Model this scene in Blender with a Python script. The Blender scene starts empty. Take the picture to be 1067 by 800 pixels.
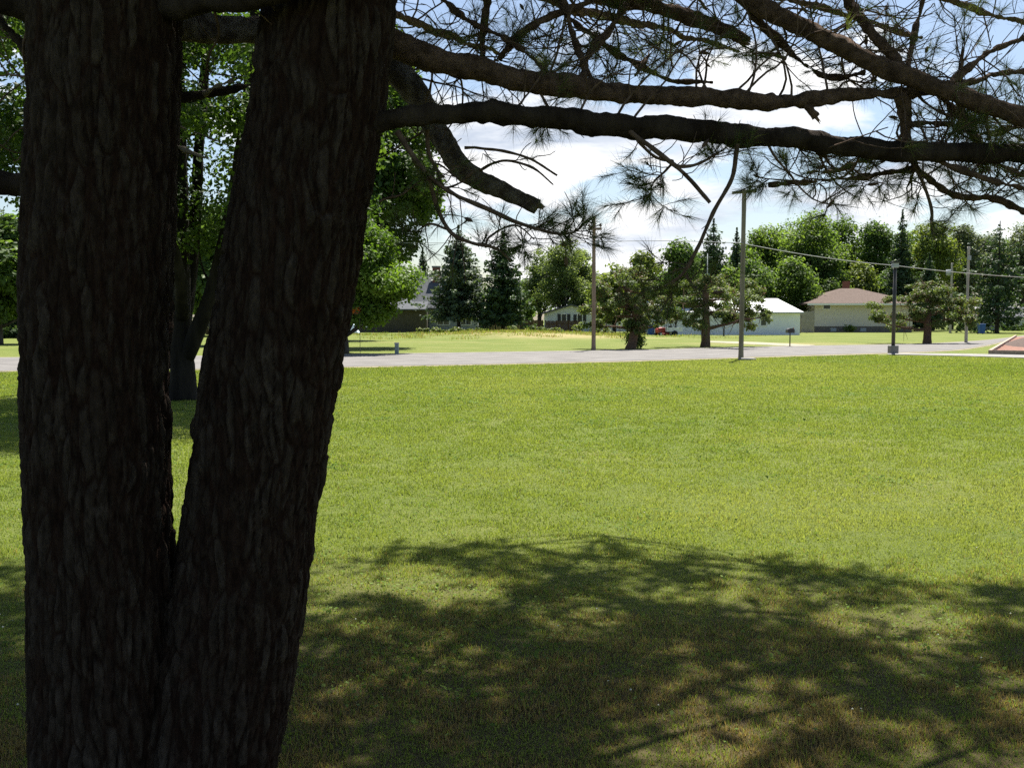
import bpy, math, random
import numpy as np
from mathutils import Vector

R = math.radians
rng = np.random.default_rng(7)
random.seed(7)
SC = bpy.context.scene
COL = SC.collection

# ------------------------------------------------------------------ camera geometry
F, CX, CY = 1040.0, 533.5, 400.0          # focal length and centre in photograph pixels
HOR, CAMZ = 332.0, 1.6                     # horizon row, eye height
PITCH = math.atan((CY - HOR) / F)
cp, sp = math.cos(PITCH), math.sin(PITCH)


def P(px, py, Y):
    """world point seen at (px, py) at distance Y ahead"""
    x, y = (px - CX) / F, (CY - py) / F
    d = np.array([x, cp + y * sp, -sp + y * cp])
    return np.array([0, 0, CAMZ]) + d * (Y / d[1])


def GR(px, py):
    """ground point seen at (px, py)"""
    x, y = (px - CX) / F, (CY - py) / F
    d = np.array([x, cp + y * sp, -sp + y * cp])
    return np.array([0, 0, CAMZ]) + d * (-CAMZ / d[2])


def PROJ(p):
    p = np.atleast_2d(p) - np.array([0, 0, CAMZ])
    dep = p[:, 1] * cp - p[:, 2] * sp
    up = p[:, 1] * sp + p[:, 2] * cp
    dep = np.where(np.abs(dep) < 1e-3, 1e-3, dep)
    return CX + F * p[:, 0] / dep, CY - F * up / dep, dep


SUN_AZ, SUN_EL = R(20), R(63)              # sun ahead of the camera, a little to the right
SUN_DIR = np.array([math.sin(SUN_AZ) * math.cos(SUN_EL), math.cos(SUN_AZ) * math.cos(SUN_EL), math.sin(SUN_EL)])

# ------------------------------------------------------------------ noise


def _hash(i, j, k, s):
    h = (i * 374761393 + j * 668265263 + k * 2147483647 + s * 1274126177) & 0xFFFFFFFF
    h = ((h ^ (h >> 13)) * 1274126177) & 0xFFFFFFFF
    h = ((h ^ (h >> 16)) * 2246822519) & 0xFFFFFFFF
    return ((h ^ (h >> 15)) & 0xFFFF) / 32767.5 - 1.0


def vnoise(p, s=0):
    p = np.asarray(p, float)
    i = np.floor(p).astype(np.int64)
    f = p - i
    f = f * f * (3 - 2 * f)
    out = 0
    for a in (0, 1):
        for b in (0, 1):
            for c in (0, 1):
                w = (f[:, 0] if a else 1 - f[:, 0]) * (f[:, 1] if b else 1 - f[:, 1]) * (f[:, 2] if c else 1 - f[:, 2])
                out = out + w * _hash(i[:, 0] + a, i[:, 1] + b, i[:, 2] + c, s)
    return out


def plates(p, s):
    """cell pattern: distance to the cell edge and a random height per cell"""
    i0 = np.floor(p).astype(np.int64)
    b1, b2, h1 = np.full(len(p), 9.), np.full(len(p), 9.), np.zeros(len(p))
    for a in (-1, 0, 1):
        for b in (-1, 0, 1):
            for c in (-1, 0, 1):
                I = i0 + np.array([a, b, c])
                o = np.stack([_hash(I[:, 0], I[:, 1], I[:, 2], s + k) for k in (0, 7, 13)], 1) * .5 + .5
                d = np.linalg.norm(I + o - p, axis=1)
                hh = _hash(I[:, 0], I[:, 1], I[:, 2], s + 29) * .5 + .5
                nb = d < b1
                b2 = np.where(nb, b1, np.minimum(b2, d))
                h1 = np.where(nb, hh, h1)
                b1 = np.where(nb, d, b1)
    return b2 - b1, h1


def fbm(p, s=0, o=3):
    v, a = 0, 1.0
    for k in range(o):
        v = v + a * vnoise(np.asarray(p) * 2 ** k, s + k)
        a *= .5
    return v


# ------------------------------------------------------------------ mesh helpers
def norm(v):
    v = np.asarray(v, float)
    return v / (np.linalg.norm(v, axis=-1, keepdims=True) + 1e-12)


def mesh_np(name, V, Fc, mat, parent=None, smooth=False, tint=None):
    """V (n,3), Fc (m,k) equal-size faces -> linked object"""
    V = np.asarray(V, np.float32)
    Fc = np.asarray(Fc, np.int32)
    me = bpy.data.meshes.new(name)
    m, k = Fc.shape
    me.vertices.add(len(V))
    me.vertices.foreach_set('co', V.ravel())
    me.loops.add(m * k)
    me.loops.foreach_set('vertex_index', Fc.ravel())
    me.polygons.add(m)
    me.polygons.foreach_set('loop_start', np.arange(0, m * k, k, dtype=np.int32))
    me.polygons.foreach_set('use_smooth', np.full(m, smooth, dtype=bool))
    if tint is not None:
        at = me.attributes.new('tint', 'FLOAT', 'FACE')
        at.data.foreach_set('value', np.asarray(tint, np.float32))
    me.update(calc_edges=True)
    me.materials.append(mat)
    o = bpy.data.objects.new(name, me)
    COL.objects.link(o)
    if parent is not None:
        o.parent = parent
        o.matrix_parent_inverse = parent.matrix_world.inverted() if False else o.matrix_parent_inverse
    return o


class MB:
    """collects boxes, quads and tubes for one mesh"""

    def __init__(s):
        s.v, s.f = [], []

    def add(s, V, Fc):
        n = len(s.v)
        s.v += [tuple(map(float, v)) for v in V]
        s.f += [tuple(int(i) + n for i in f) for f in Fc]

    def box(s, x0, x1, y0, y1, z0, z1):
        V = [(x, y, z) for x in (x0, x1) for y in (y0, y1) for z in (z0, z1)]
        s.add(V, [(0, 1, 3, 2), (4, 6, 7, 5), (0, 4, 5, 1), (2, 3, 7, 6), (0, 2, 6, 4), (1, 5, 7, 3)])
        return s

    def prism(s, pts, y0, y1):
        """polygon in xz extruded along y"""
        n = len(pts)
        V = [(x, y0, z) for x, z in pts] + [(x, y1, z) for x, z in pts]
        s.add(V, [tuple(range(n)), tuple(range(2 * n - 1, n - 1, -1))] + [(i, i + n, (i + 1) % n + n, (i + 1) % n) for i in range(n)])
        return s

    def tube(s, pts, rad, n=10, **k):
        V, Fc = tube(pts, rad, n, **k)
        s.add(V, Fc)
        return s

    def cyl(s, x, y, z0, z1, r0, r1=None, n=14):
        r1 = r0 if r1 is None else r1
        a = [2 * math.pi * i / n for i in range(n)]
        V = [(x + r0 * math.cos(t), y + r0 * math.sin(t), z0) for t in a] + [(x + r1 * math.cos(t), y + r1 * math.sin(t), z1) for t in a]
        s.add(V, [tuple(range(n - 1, -1, -1)), tuple(range(n, 2 * n))] + [(i, (i + 1) % n, (i + 1) % n + n, i + n) for i in range(n)])
        return s

    def build(s, name, mat, parent=None, smooth=False, bevel=0):
        me = bpy.data.meshes.new(name)
        me.from_pydata(s.v, [], s.f)
        me.materials.append(mat)
        if smooth:
            for p in me.polygons:
                p.use_smooth = True
        me.update()
        o = bpy.data.objects.new(name, me)
        COL.objects.link(o)
        if parent is not None:
            o.parent = parent
        if bevel:
            b = o.modifiers.new('bevel', 'BEVEL')
            b.width, b.segments, b.limit_method = bevel, 2, 'ANGLE'
        return o


def catmull(pts, rad, step):
    pts, rad = np.asarray(pts, float), np.asarray(rad, float)
    if len(pts) == 2:
        pts = np.array([pts[0], pts.mean(0), pts[1]])
        rad = np.array([rad[0], rad.mean(), rad[1]])
    A = np.vstack([2 * pts[0] - pts[1], pts, 2 * pts[-1] - pts[-2]])
    oP, oR = [], []
    for i in range(len(pts) - 1):
        p0, p1, p2, p3 = A[i:i + 4]
        n = max(1, int(np.linalg.norm(p2 - p1) / step))
        for t in np.arange(n) / n:
            oP.append(.5 * ((2 * p1) + (p2 - p0) * t + (2 * p0 - 5 * p1 + 4 * p2 - p3) * t * t + (3 * p1 - p0 - 3 * p2 + p3) * t ** 3))
            oR.append(rad[i] * (1 - t) + rad[i + 1] * t)
    oP.append(pts[-1])
    oR.append(rad[-1])
    return np.array(oP), np.array(oR)


def tube(pts, rad, n=8, rough=0.0, seed=0, fine=60, cap=True):
    pts, rad = np.asarray(pts, float), np.asarray(rad, float)
    T = norm(np.gradient(pts, axis=0))
    ref = np.array([0, 0, 1.0]) if abs(T[0][2]) < .9 else np.array([1.0, 0, 0])
    u = norm(np.cross(T[0], ref))
    U = []
    for t in T:
        u = norm(u - t * np.dot(u, t))
        U.append(u)
    U = np.array(U)
    W = np.cross(T, U)
    a = np.arange(n) * 2 * math.pi / n
    D = U[:, None, :] * np.cos(a)[None, :, None] + W[:, None, :] * np.sin(a)[None, :, None]
    V = pts[:, None, :] + D * rad[:, None, None]
    m = len(pts)
    if rough:
        q = V.reshape(-1, 3)
        d = (fbm(q * fine, seed, 2) * .6 + fbm(q * fine * .25, seed + 9, 2)) * rough
        V = (q + D.reshape(-1, 3) * d[:, None]).reshape(m, n, 3)
    V = V.reshape(-1, 3)
    i = np.arange(m - 1)[:, None] * n
    j = np.arange(n)[None, :]
    jn = (j + 1) % n
    Fc = np.stack([i + j, i + jn, i + n + jn, i + n + j], -1).reshape(-1, 4)
    if cap:                                            # end caps as fans of quads (degenerate-free)
        c0, c1 = len(V), len(V) + 1
        V = np.vstack([V, pts[0], pts[-1]])
        e = []
        for k in range(0, n - 1, 2):
            e.append((c0, (k + 2) % n, k + 1, k))
            b = (m - 1) * n
            e.append((c1, b + k, b + k + 1, b + (k + 2) % n))
        Fc = np.vstack([Fc, np.array(e)])
    return V, Fc


class TB:
    """collects quad tubes quickly"""

    def __init__(s):
        s.V, s.F, s.n = [], [], 0

    def add(s, V, Fc):
        s.V.append(V)
        s.F.append(Fc + s.n)
        s.n += len(V)

    def build(s, name, mat, parent=None, smooth=True):
        return mesh_np(name, np.vstack(s.V), np.vstack(s.F), mat, parent, smooth)


def tag(o, label=None, cat=None, group=None, kind=None):
    for k, v in (('label', label), ('category', cat), ('group', group), ('kind', kind)):
        if v:
            o[k] = v
    return o


def empty(name, loc, label, cat, group=None, rz=0):
    o = bpy.data.objects.new(name, None)
    o.empty_display_size = .2
    COL.objects.link(o)
    o.location = [float(v) for v in loc]
    o.rotation_euler = (0, 0, rz)
    return tag(o, label, cat, group)


# ------------------------------------------------------------------ materials
def nt_new(name):
    m = bpy.data.materials.new(name)
    m.use_nodes = True
    m.node_tree.nodes.clear()
    return m, m.node_tree.nodes, m.node_tree.links


def ramp(N, stops):
    r = N.new('ShaderNodeValToRGB')
    e = r.color_ramp.elements
    while len(e) < len(stops):
        e.new(.5)
    for k, (p, c) in enumerate(stops):
        e[k].position = p
        e[k].color = (*c, 1) if len(c) == 3 else c
    return r


def noise_node(N, L, scale, detail=4, coord=None, rough=.6, stretch=None):
    n = N.new('ShaderNodeTexNoise')
    n.inputs['Scale'].default_value = scale
    n.inputs['Detail'].default_value = detail
    n.inputs['Roughness'].default_value = rough
    if coord is not None:
        if stretch:
            mp = N.new('ShaderNodeMapping')
            mp.inputs['Scale'].default_value = stretch
            L.new(coord, mp.inputs['Vector'])
            coord = mp.outputs['Vector']
        L.new(coord, n.inputs['Vector'])
    return n


def surf(name, c0, c1, scale=8, rough=.8, bump=.0, bscale=40, stretch=None, detail=5, metal=0, spec=.3, lap=None, lo=.35, hi=.65):
    m, N, L = nt_new(name)
    out = N.new('ShaderNodeOutputMaterial')
    b = N.new('ShaderNodeBsdfPrincipled')
    L.new(b.outputs[0], out.inputs[0])
    tc = N.new('ShaderNodeTexCoord')
    n = noise_node(N, L, scale, detail, tc.outputs['Object'], .6, stretch)
    r = ramp(N, [(lo, c0), (hi, c1)])
    L.new(n.outputs['Fac'], r.inputs[0])
    L.new(r.outputs[0], b.inputs['Base Color'])
    b.inputs['Roughness'].default_value = rough
    b.inputs['Metallic'].default_value = metal
    b.inputs['Specular IOR Level'].default_value = spec
    if bump or lap:
        bp = N.new('ShaderNodeBump')
        bp.inputs['Distance'].default_value = .02
        if lap:
            ax, per = lap
            w = N.new('ShaderNodeTexWave')
            w.bands_direction = ax
            w.wave_profile = 'SAW'
            w.inputs['Scale'].default_value = 1 / per * .159 * 2
            L.new(tc.outputs['Object'], w.inputs['Vector'])
            L.new(w.outputs['Fac'], bp.inputs['Height'])
            bp.inputs['Strength'].default_value = max(bump, .4)
        else:
            n2 = noise_node(N, L, bscale, 6, tc.outputs['Object'], .7, stretch)
            L.new(n2.outputs['Fac'], bp.inputs['Height'])
            bp.inputs['Strength'].default_value = bump
        L.new(bp.outputs[0], b.inputs['Normal'])
    return m


def leafmat(name, dark, mid, light, transl=.4, rough=.55, tgain=1.3, spec=.25):
    m, N, L = nt_new(name)
    out = N.new('ShaderNodeOutputMaterial')
    at = N.new('ShaderNodeAttribute')
    at.attribute_name = 'tint'
    r = ramp(N, [(0, dark), (.5, mid), (1, light)])
    L.new(at.outputs['Fac'], r.inputs[0])
    b = N.new('ShaderNodeBsdfPrincipled')
    b.inputs['Roughness'].default_value = rough
    b.inputs['Specular IOR Level'].default_value = spec
    L.new(r.outputs[0], b.inputs['Base Color'])
    t = N.new('ShaderNodeBsdfTranslucent')
    mul = N.new('ShaderNodeMix')
    mul.data_type = 'RGBA'
    mul.blend_type = 'MULTIPLY'
    mul.inputs[0].default_value = 1
    L.new(r.outputs[0], mul.inputs[6])
    mul.inputs[7].default_value = (tgain * 1.1, tgain * 1.1, tgain * .5, 1)
    L.new(mul.outputs[2], t.inputs['Color'])
    mx = N.new('ShaderNodeMixShader')
    mx.inputs[0].default_value = transl
    L.new(b.outputs[0], mx.inputs[1])
    L.new(t.outputs[0], mx.inputs[2])
    L.new(mx.outputs[0], out.inputs[0])
    return m


M = {}
M['bark'] = surf('pine_bark', (.024, .017, .013), (.064, .049, .038), 14, .94, .7, 90, (1, 1, .35), spec=.08)
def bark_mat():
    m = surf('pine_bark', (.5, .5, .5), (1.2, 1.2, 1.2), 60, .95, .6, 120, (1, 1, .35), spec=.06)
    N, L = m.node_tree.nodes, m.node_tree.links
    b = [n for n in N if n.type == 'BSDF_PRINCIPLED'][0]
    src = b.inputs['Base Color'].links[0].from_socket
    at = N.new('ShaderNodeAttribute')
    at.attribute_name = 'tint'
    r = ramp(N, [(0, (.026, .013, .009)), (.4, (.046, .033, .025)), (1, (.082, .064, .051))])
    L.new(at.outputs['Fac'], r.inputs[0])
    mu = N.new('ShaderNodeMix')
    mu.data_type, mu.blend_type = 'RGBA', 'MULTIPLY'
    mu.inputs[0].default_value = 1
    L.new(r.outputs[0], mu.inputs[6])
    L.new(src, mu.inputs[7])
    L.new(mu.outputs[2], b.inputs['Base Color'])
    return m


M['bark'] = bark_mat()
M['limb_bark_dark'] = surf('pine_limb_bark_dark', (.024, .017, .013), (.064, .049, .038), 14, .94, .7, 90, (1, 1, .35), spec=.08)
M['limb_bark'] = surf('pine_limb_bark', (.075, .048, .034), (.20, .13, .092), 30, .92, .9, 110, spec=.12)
M['twig'] = surf('twig_bark', (.07, .047, .035), (.16, .108, .078), 30, .9, spec=.1)
M['dead_twig'] = surf('dead_twig_bark', (.17, .14, .11), (.30, .26, .21), 30, .9, spec=.1)
M['lichen'] = surf('lichen_bark', (.085, .066, .052), (.21, .18, .148), 26, .95, .8, 70, spec=.1, lo=.42, hi=.62)
M['cut'] = surf('broken_wood', (.16, .10, .06), (.28, .18, .11), 30, .9)
M['needles'] = leafmat('pine_needles', (.035, .060, .018), (.075, .110, .030), (.15, .175, .055), .38, .45)
M['dead_needles'] = leafmat('dead_needles', (.10, .065, .04), (.15, .10, .06), (.20, .15, .09), .2, .6)
M['grey_bark'] = surf('grey_bark', (.035, .030, .025), (.11, .095, .08), 5, .92, .7, 18, (1, 1, .3), spec=.15)
M['shaded_bark'] = surf('shaded_grey_bark', (.010, .0085, .007), (.028, .024, .02), 5, .92, .7, 18, (1, 1, .3), spec=.12)  # grey bark copy darkened; the crown's own shade is put into the colour
M['leaf_maple'] = leafmat('leaf_maple', (.050, .095, .014), (.085, .155, .020), (.15, .23, .03), .5)
M['leaf_shade'] = leafmat('leaf_shade', (.026, .056, .013), (.050, .094, .019), (.095, .155, .030), .46)
M['leaf_mid'] = leafmat('leaf_mid', (.055, .102, .024), (.10, .160, .037), (.155, .225, .052), .58)
M['leaf_dark'] = leafmat('leaf_dark', (.042, .085, .024), (.078, .132, .035), (.125, .185, .052), .55)
M['leaf_yellow'] = leafmat('leaf_yellow', (.075, .115, .024), (.125, .170, .038), (.18, .22, .055), .45)
M['leaf_pale'] = leafmat('leaf_pale', (.075, .100, .060), (.115, .145, .085), (.18, .21, .13), .4)
M['leaf_birch'] = leafmat('leaf_birch', (.080, .120, .045), (.125, .170, .066), (.19, .24, .095), .55)
M['spruce'] = leafmat('spruce_needles', (.024, .050, .022), (.045, .082, .034), (.080, .125, .05), .3)
M['spruce_blue'] = leafmat('spruce_blue_needles', (.030, .055, .034), (.058, .092, .054), (.11, .15, .09), .3)
M['scrag'] = leafmat('scrub_pine_needles', (.055, .090, .028), (.10, .140, .044), (.17, .21, .075), .4)
M['weed'] = leafmat('weed_leaves', (.06, .09, .025), (.11, .15, .04), (.18, .21, .06), .4)
M['white_flower_fleck'] = leafmat('white_flower_fleck', (.6, .6, .55), (.7, .7, .66), (.8, .8, .76), .3, tgain=1)

# ------------------------------------------------------------------ world, sun
w = bpy.data.worlds.new('World')
SC.world = w
w.use_nodes = True
N, L = w.node_tree.nodes, w.node_tree.links
N.clear()
wo = N.new('ShaderNodeOutputWorld')
bg = N.new('ShaderNodeBackground')
bg.inputs['Strength'].default_value = .055
L.new(bg.outputs[0], wo.inputs[0])
sky = N.new('ShaderNodeTexSky')
sky.sky_type = 'NISHITA'
sky.sun_disc = False
sky.sun_elevation = SUN_EL
sky.sun_rotation = SUN_AZ
sky.air_density = 1.0
sky.dust_density = 1.2
tc = N.new('ShaderNodeTexCoord')
mp = N.new('ShaderNodeMapping')
mp.inputs['Scale'].default_value = (1.0, 1.0, 2.6)
mp.inputs['Location'].default_value = (2.35, .4, .15)
L.new(tc.outputs['Generated'], mp.inputs['Vector'])
n1 = noise_node(N, L, 4.2, 9, mp.outputs['Vector'], .56)
n1.inputs['Distortion'].default_value = .25
r1 = ramp(N, [(.598, (0, 0, 0)), (.655, (1, 1, 1))])
# clouds pushed ahead; unseen sky overhead and behind cleared to dim the ambient light
sx = N.new('ShaderNodeSeparateXYZ')
L.new(tc.outputs['Generated'], sx.inputs[0])
ma = N.new('ShaderNodeMath')
ma.operation = 'MULTIPLY_ADD'
ma.inputs[1].default_value = .145
L.new(sx.outputs['Y'], ma.inputs[0])
L.new(n1.outputs['Fac'], ma.inputs[2])
mb_ = N.new('ShaderNodeMath')
mb_.operation = 'MULTIPLY_ADD'
mb_.inputs[1].default_value = -.10
L.new(sx.outputs['Z'], mb_.inputs[0])
L.new(ma.outputs[0], mb_.inputs[2])
L.new(mb_.outputs[0], r1.inputs[0])
mp2 = N.new('ShaderNodeMapping')
mp2.inputs['Scale'].default_value = (1.0, 1.0, 4.5)
mp2.inputs['Location'].default_value = (5.1, 1.7, .3)
L.new(tc.outputs['Generated'], mp2.inputs['Vector'])
n2 = noise_node(N, L, 3.4, 6, mp2.outputs['Vector'], .6)
r2 = ramp(N, [(.38, (4.0, 4.6, 5.6)), (.56, (8.6, 8.6, 8.6))])
L.new(n2.outputs['Fac'], r2.inputs[0])
mxs = N.new('ShaderNodeMix')
mxs.data_type = 'RGBA'
L.new(r1.outputs[0], mxs.inputs[0])
L.new(sky.outputs[0], mxs.inputs[6])
L.new(r2.outputs[0], mxs.inputs[7])
L.new(mxs.outputs[2], bg.inputs['Color'])

sl = bpy.data.lights.new('sun', 'SUN')
sl.energy = 5.0
sl.angle = R(.53)
sl.color = (1, .95, .86)
so = bpy.data.objects.new('sun', sl)
COL.objects.link(so)
so.rotation_euler = Vector(SUN_DIR).to_track_quat('Z', 'Y').to_euler()
so.location = (5, 15, 40)

cam = bpy.data.cameras.new('camera')
co = bpy.data.objects.new('camera', cam)
COL.objects.link(co)
co.location = (0, 0, CAMZ)
co.rotation_euler = (math.pi / 2 - PITCH, 0, 0)
cam.sensor_fit = 'HORIZONTAL'
cam.sensor_width = 36
cam.lens = 36 * F / 1067
cam.clip_start = .05
cam.clip_end = 2000
SC.camera = co
SC.view_settings.view_transform = 'Standard'
SC.view_settings.look = 'None'
SC.view_settings.gamma = 1
SC.view_settings.use_curve_mapping = False
SC.view_settings.exposure = 1.42
SC.cycles.max_bounces = 8
SC.cycles.diffuse_bounces = 4
SC.cycles.transmission_bounces = 6
SC.cycles.use_denoising = False

# ------------------------------------------------------------------ ground
MOUND = GR(545, 351)


def gz(x, y):
    x, y = np.asarray(x, float), np.asarray(y, float)
    z = .45 * np.exp(-((x - MOUND[0]) / 9) ** 2 - ((y - MOUND[1]) / 9) ** 2)
    z = z + .25 * np.exp(-((x + 8) / 7) ** 2 - ((y - 96) / 6) ** 2)
    return z


def lawn_material():
    m, N, L = nt_new('lawn')
    out = N.new('ShaderNodeOutputMaterial')
    b = N.new('ShaderNodeBsdfPrincipled')
    b.inputs['Roughness'].default_value = .9
    b.inputs['Specular IOR Level'].default_value = .1
    L.new(b.outputs[0], out.inputs[0])
    tc = N.new('ShaderNodeTexCoord')
    crd = tc.outputs['Object']
    na = noise_node(N, L, .35, 5, crd, .65, (1, .7, 1))
    ra = ramp(N, [(.3, (.090, .120, .024)), (.5, (.114, .141, .032)), (.72, (.150, .160, .050))])
    L.new(na.outputs['Fac'], ra.inputs[0])
    nb = noise_node(N, L, 9, 6, crd, .75)
    rb = ramp(N, [(.3, (.62, .66, .6)), (.7, (1.35, 1.3, 1.3))])
    L.new(nb.outputs['Fac'], rb.inputs[0])
    mu = N.new('ShaderNodeMix')
    mu.data_type = 'RGBA'
    mu.blend_type = 'MULTIPLY'
    mu.inputs[0].default_value = .8
    L.new(ra.outputs[0], mu.inputs[6])
    L.new(rb.outputs[0], mu.inputs[7])
    # dry straw-coloured spots across the street
    cur = mu.outputs[2]
    nd = noise_node(N, L, .5, 5, crd, .6)
    for (x, y, rx, ry, amt) in [(MOUND[0] + 2.5, MOUND[1] - 6, 8, 8, 1.0), (MOUND[0] - 4, MOUND[1] - 1, 7, 4, .7), (MOUND[0] + 9, MOUND[1] - 8, 5, 3, .7), (-6, 68, 6, 1.6, .4), (17, 64, 9, 3.5, .6), (-.6, 3.8, 4.6, 2.8, .85), (3.0, 4.3, 3.2, 2.0, .8), (13, 34, 2.5, 1.0, .5), (4, 33, 3, .8, .35), (12.5, 13, 3.5, .8, .45)]:
        sub = N.new('ShaderNodeVectorMath')
        sub.operation = 'SUBTRACT'
        sub.inputs[1].default_value = (x, y, 0)
        L.new(crd, sub.inputs[0])
        dv = N.new('ShaderNodeVectorMath')
        dv.operation = 'MULTIPLY'
        dv.inputs[1].default_value = (1 / rx, 1 / ry, 0)
        L.new(sub.outputs[0], dv.inputs[0])
        ln = N.new('ShaderNodeVectorMath')
        ln.operation = 'LENGTH'
        L.new(dv.outputs[0], ln.inputs[0])
        ad = N.new('ShaderNodeMath')
        ad.operation = 'MULTIPLY_ADD'
        L.new(nd.outputs['Fac'], ad.inputs[0])
        ad.inputs[1].default_value = 1.4
        L.new(ln.outputs['Value'], ad.inputs[2])
        mr = N.new('ShaderNodeMapRange')
        mr.inputs['From Min'].default_value = 1.75
        mr.inputs['From Max'].default_value = .9
        mr.inputs['To Min'].default_value = 0
        mr.inputs['To Max'].default_value = amt
        L.new(ad.outputs[0], mr.inputs['Value'])
        mx = N.new('ShaderNodeMix')
        mx.data_type = 'RGBA'
        L.new(mr.outputs[0], mx.inputs[0])
        L.new(cur, mx.inputs[6])
        mx.inputs[7].default_value = (*((.10, .075, .04) if y < 8 else (.24, .205, .095)), 1)
        cur = mx.outputs[2]
    L.new(cur, b.inputs['Base Color'])
    nc = noise_node(N, L, 30, 5, crd, .8)
    bp = N.new('ShaderNodeBump')
    bp.inputs['Strength'].default_value = .9
    bp.inputs['Distance'].default_value = .03
    L.new(nc.outputs['Fac'], bp.inputs['Height'])
    L.new(bp.outputs[0], b.inputs['Normal'])
    return m


M['lawn'] = lawn_material()
xs = np.unique(np.concatenate([np.linspace(-700, -60, 12), np.linspace(-60, 60, 81), np.linspace(60, 700, 12)]))
ys = np.unique(np.concatenate([np.linspace(-300, -5, 10), np.linspace(-5, 130, 91), np.linspace(130, 900, 14)]))
gx, gy = np.meshgrid(xs, ys)
V = np.stack([gx.ravel(), gy.ravel(), gz(gx, gy).ravel()], 1)
nx = len(xs)
i = (np.arange(len(ys) - 1)[:, None] * nx + np.arange(nx - 1)[None, :]).ravel()
tag(mesh_np('ground', V, np.stack([i, i + 1, i + nx + 1, i + nx], 1), M['lawn'], smooth=True), kind='structure')


def strip(name, near, far, z, mat, step=1.0):
    """flat sheet between two edges given as ground points"""
    a, _ = catmull(np.array([GR(*p) for p in near]), np.zeros(len(near)), 1e9)
    b, _ = catmull(np.array([GR(*p) for p in far]), np.zeros(len(far)), 1e9)

    def res(pts, n=120):
        pp, _ = catmull(pts, np.zeros(len(pts)), .5)
        s = np.concatenate([[0], np.cumsum(np.linalg.norm(np.diff(pp, axis=0), axis=1))])
        t = np.linspace(0, s[-1], n)
        return np.stack([np.interp(t, s, pp[:, k]) for k in range(3)], 1)
    A, B = res(a), res(b)
    wob = fbm(A * .8, 3, 2)[:, None] * .12
    A[:, 1:2] += wob
    V = np.vstack([A, B])
    V[:, 2] = z
    n = len(A)
    i = np.arange(n - 1)
    return mesh_np(name, V, np.stack([i, i + 1, i + n + 1, i + n], 1), mat)


M['asphalt'] = surf('old_asphalt', (.102, .097, .093), (.158, .150, .143), .7, .9, .3, 60, (1, 1.6, 1))
M['gravel_edge'] = surf('gravel_shoulder', (.16, .145, .085), (.24, .21, .14), 3, .95, .4, 60)
M['concrete'] = surf('concrete', (.16, .155, .145), (.22, .215, .20), 2, .9, .2, 40)
M['track'] = surf('worn_track', (.20, .18, .12), (.30, .28, .21), 1.5, .95, .3, 40)
NEAR = [(-160, 391), (10, 386.5), (200, 384.7), (380, 382), (640, 376.5), (830, 370.6), (940, 367.3), (995, 364.6), (1025, 360.5), (1046, 356), (1075, 351.5), (1115, 348)]
FAR = [(-160, 375), (10, 372.6), (200, 371), (380, 369), (640, 365), (760, 362.2), (830, 360.6), (940, 358.8), (1000, 356.4), (1040, 353.2), (1075, 349), (1115, 346)]
tag(strip('road_shoulder', [(x, y + 1.0) for x, y in NEAR], [(x, y - .35) for x, y in FAR], .008, M['gravel_edge']), kind='structure')
tag(strip('road', NEAR, FAR, .016, M['asphalt']), kind='structure')
tag(strip('footpath', [(925, 369.6), (1000, 371.2), (1067, 373.2), (1150, 376)], [(925, 368.2), (1000, 368.9), (1067, 370.2), (1150, 372)], .024, M['concrete']), kind='structure')
tag(strip('driveway', [(735, 356.6), (780, 358.6), (835, 361.2)], [(735, 355.2), (785, 356.4), (850, 359.6)], .012, M['track']), kind='structure')

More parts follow.
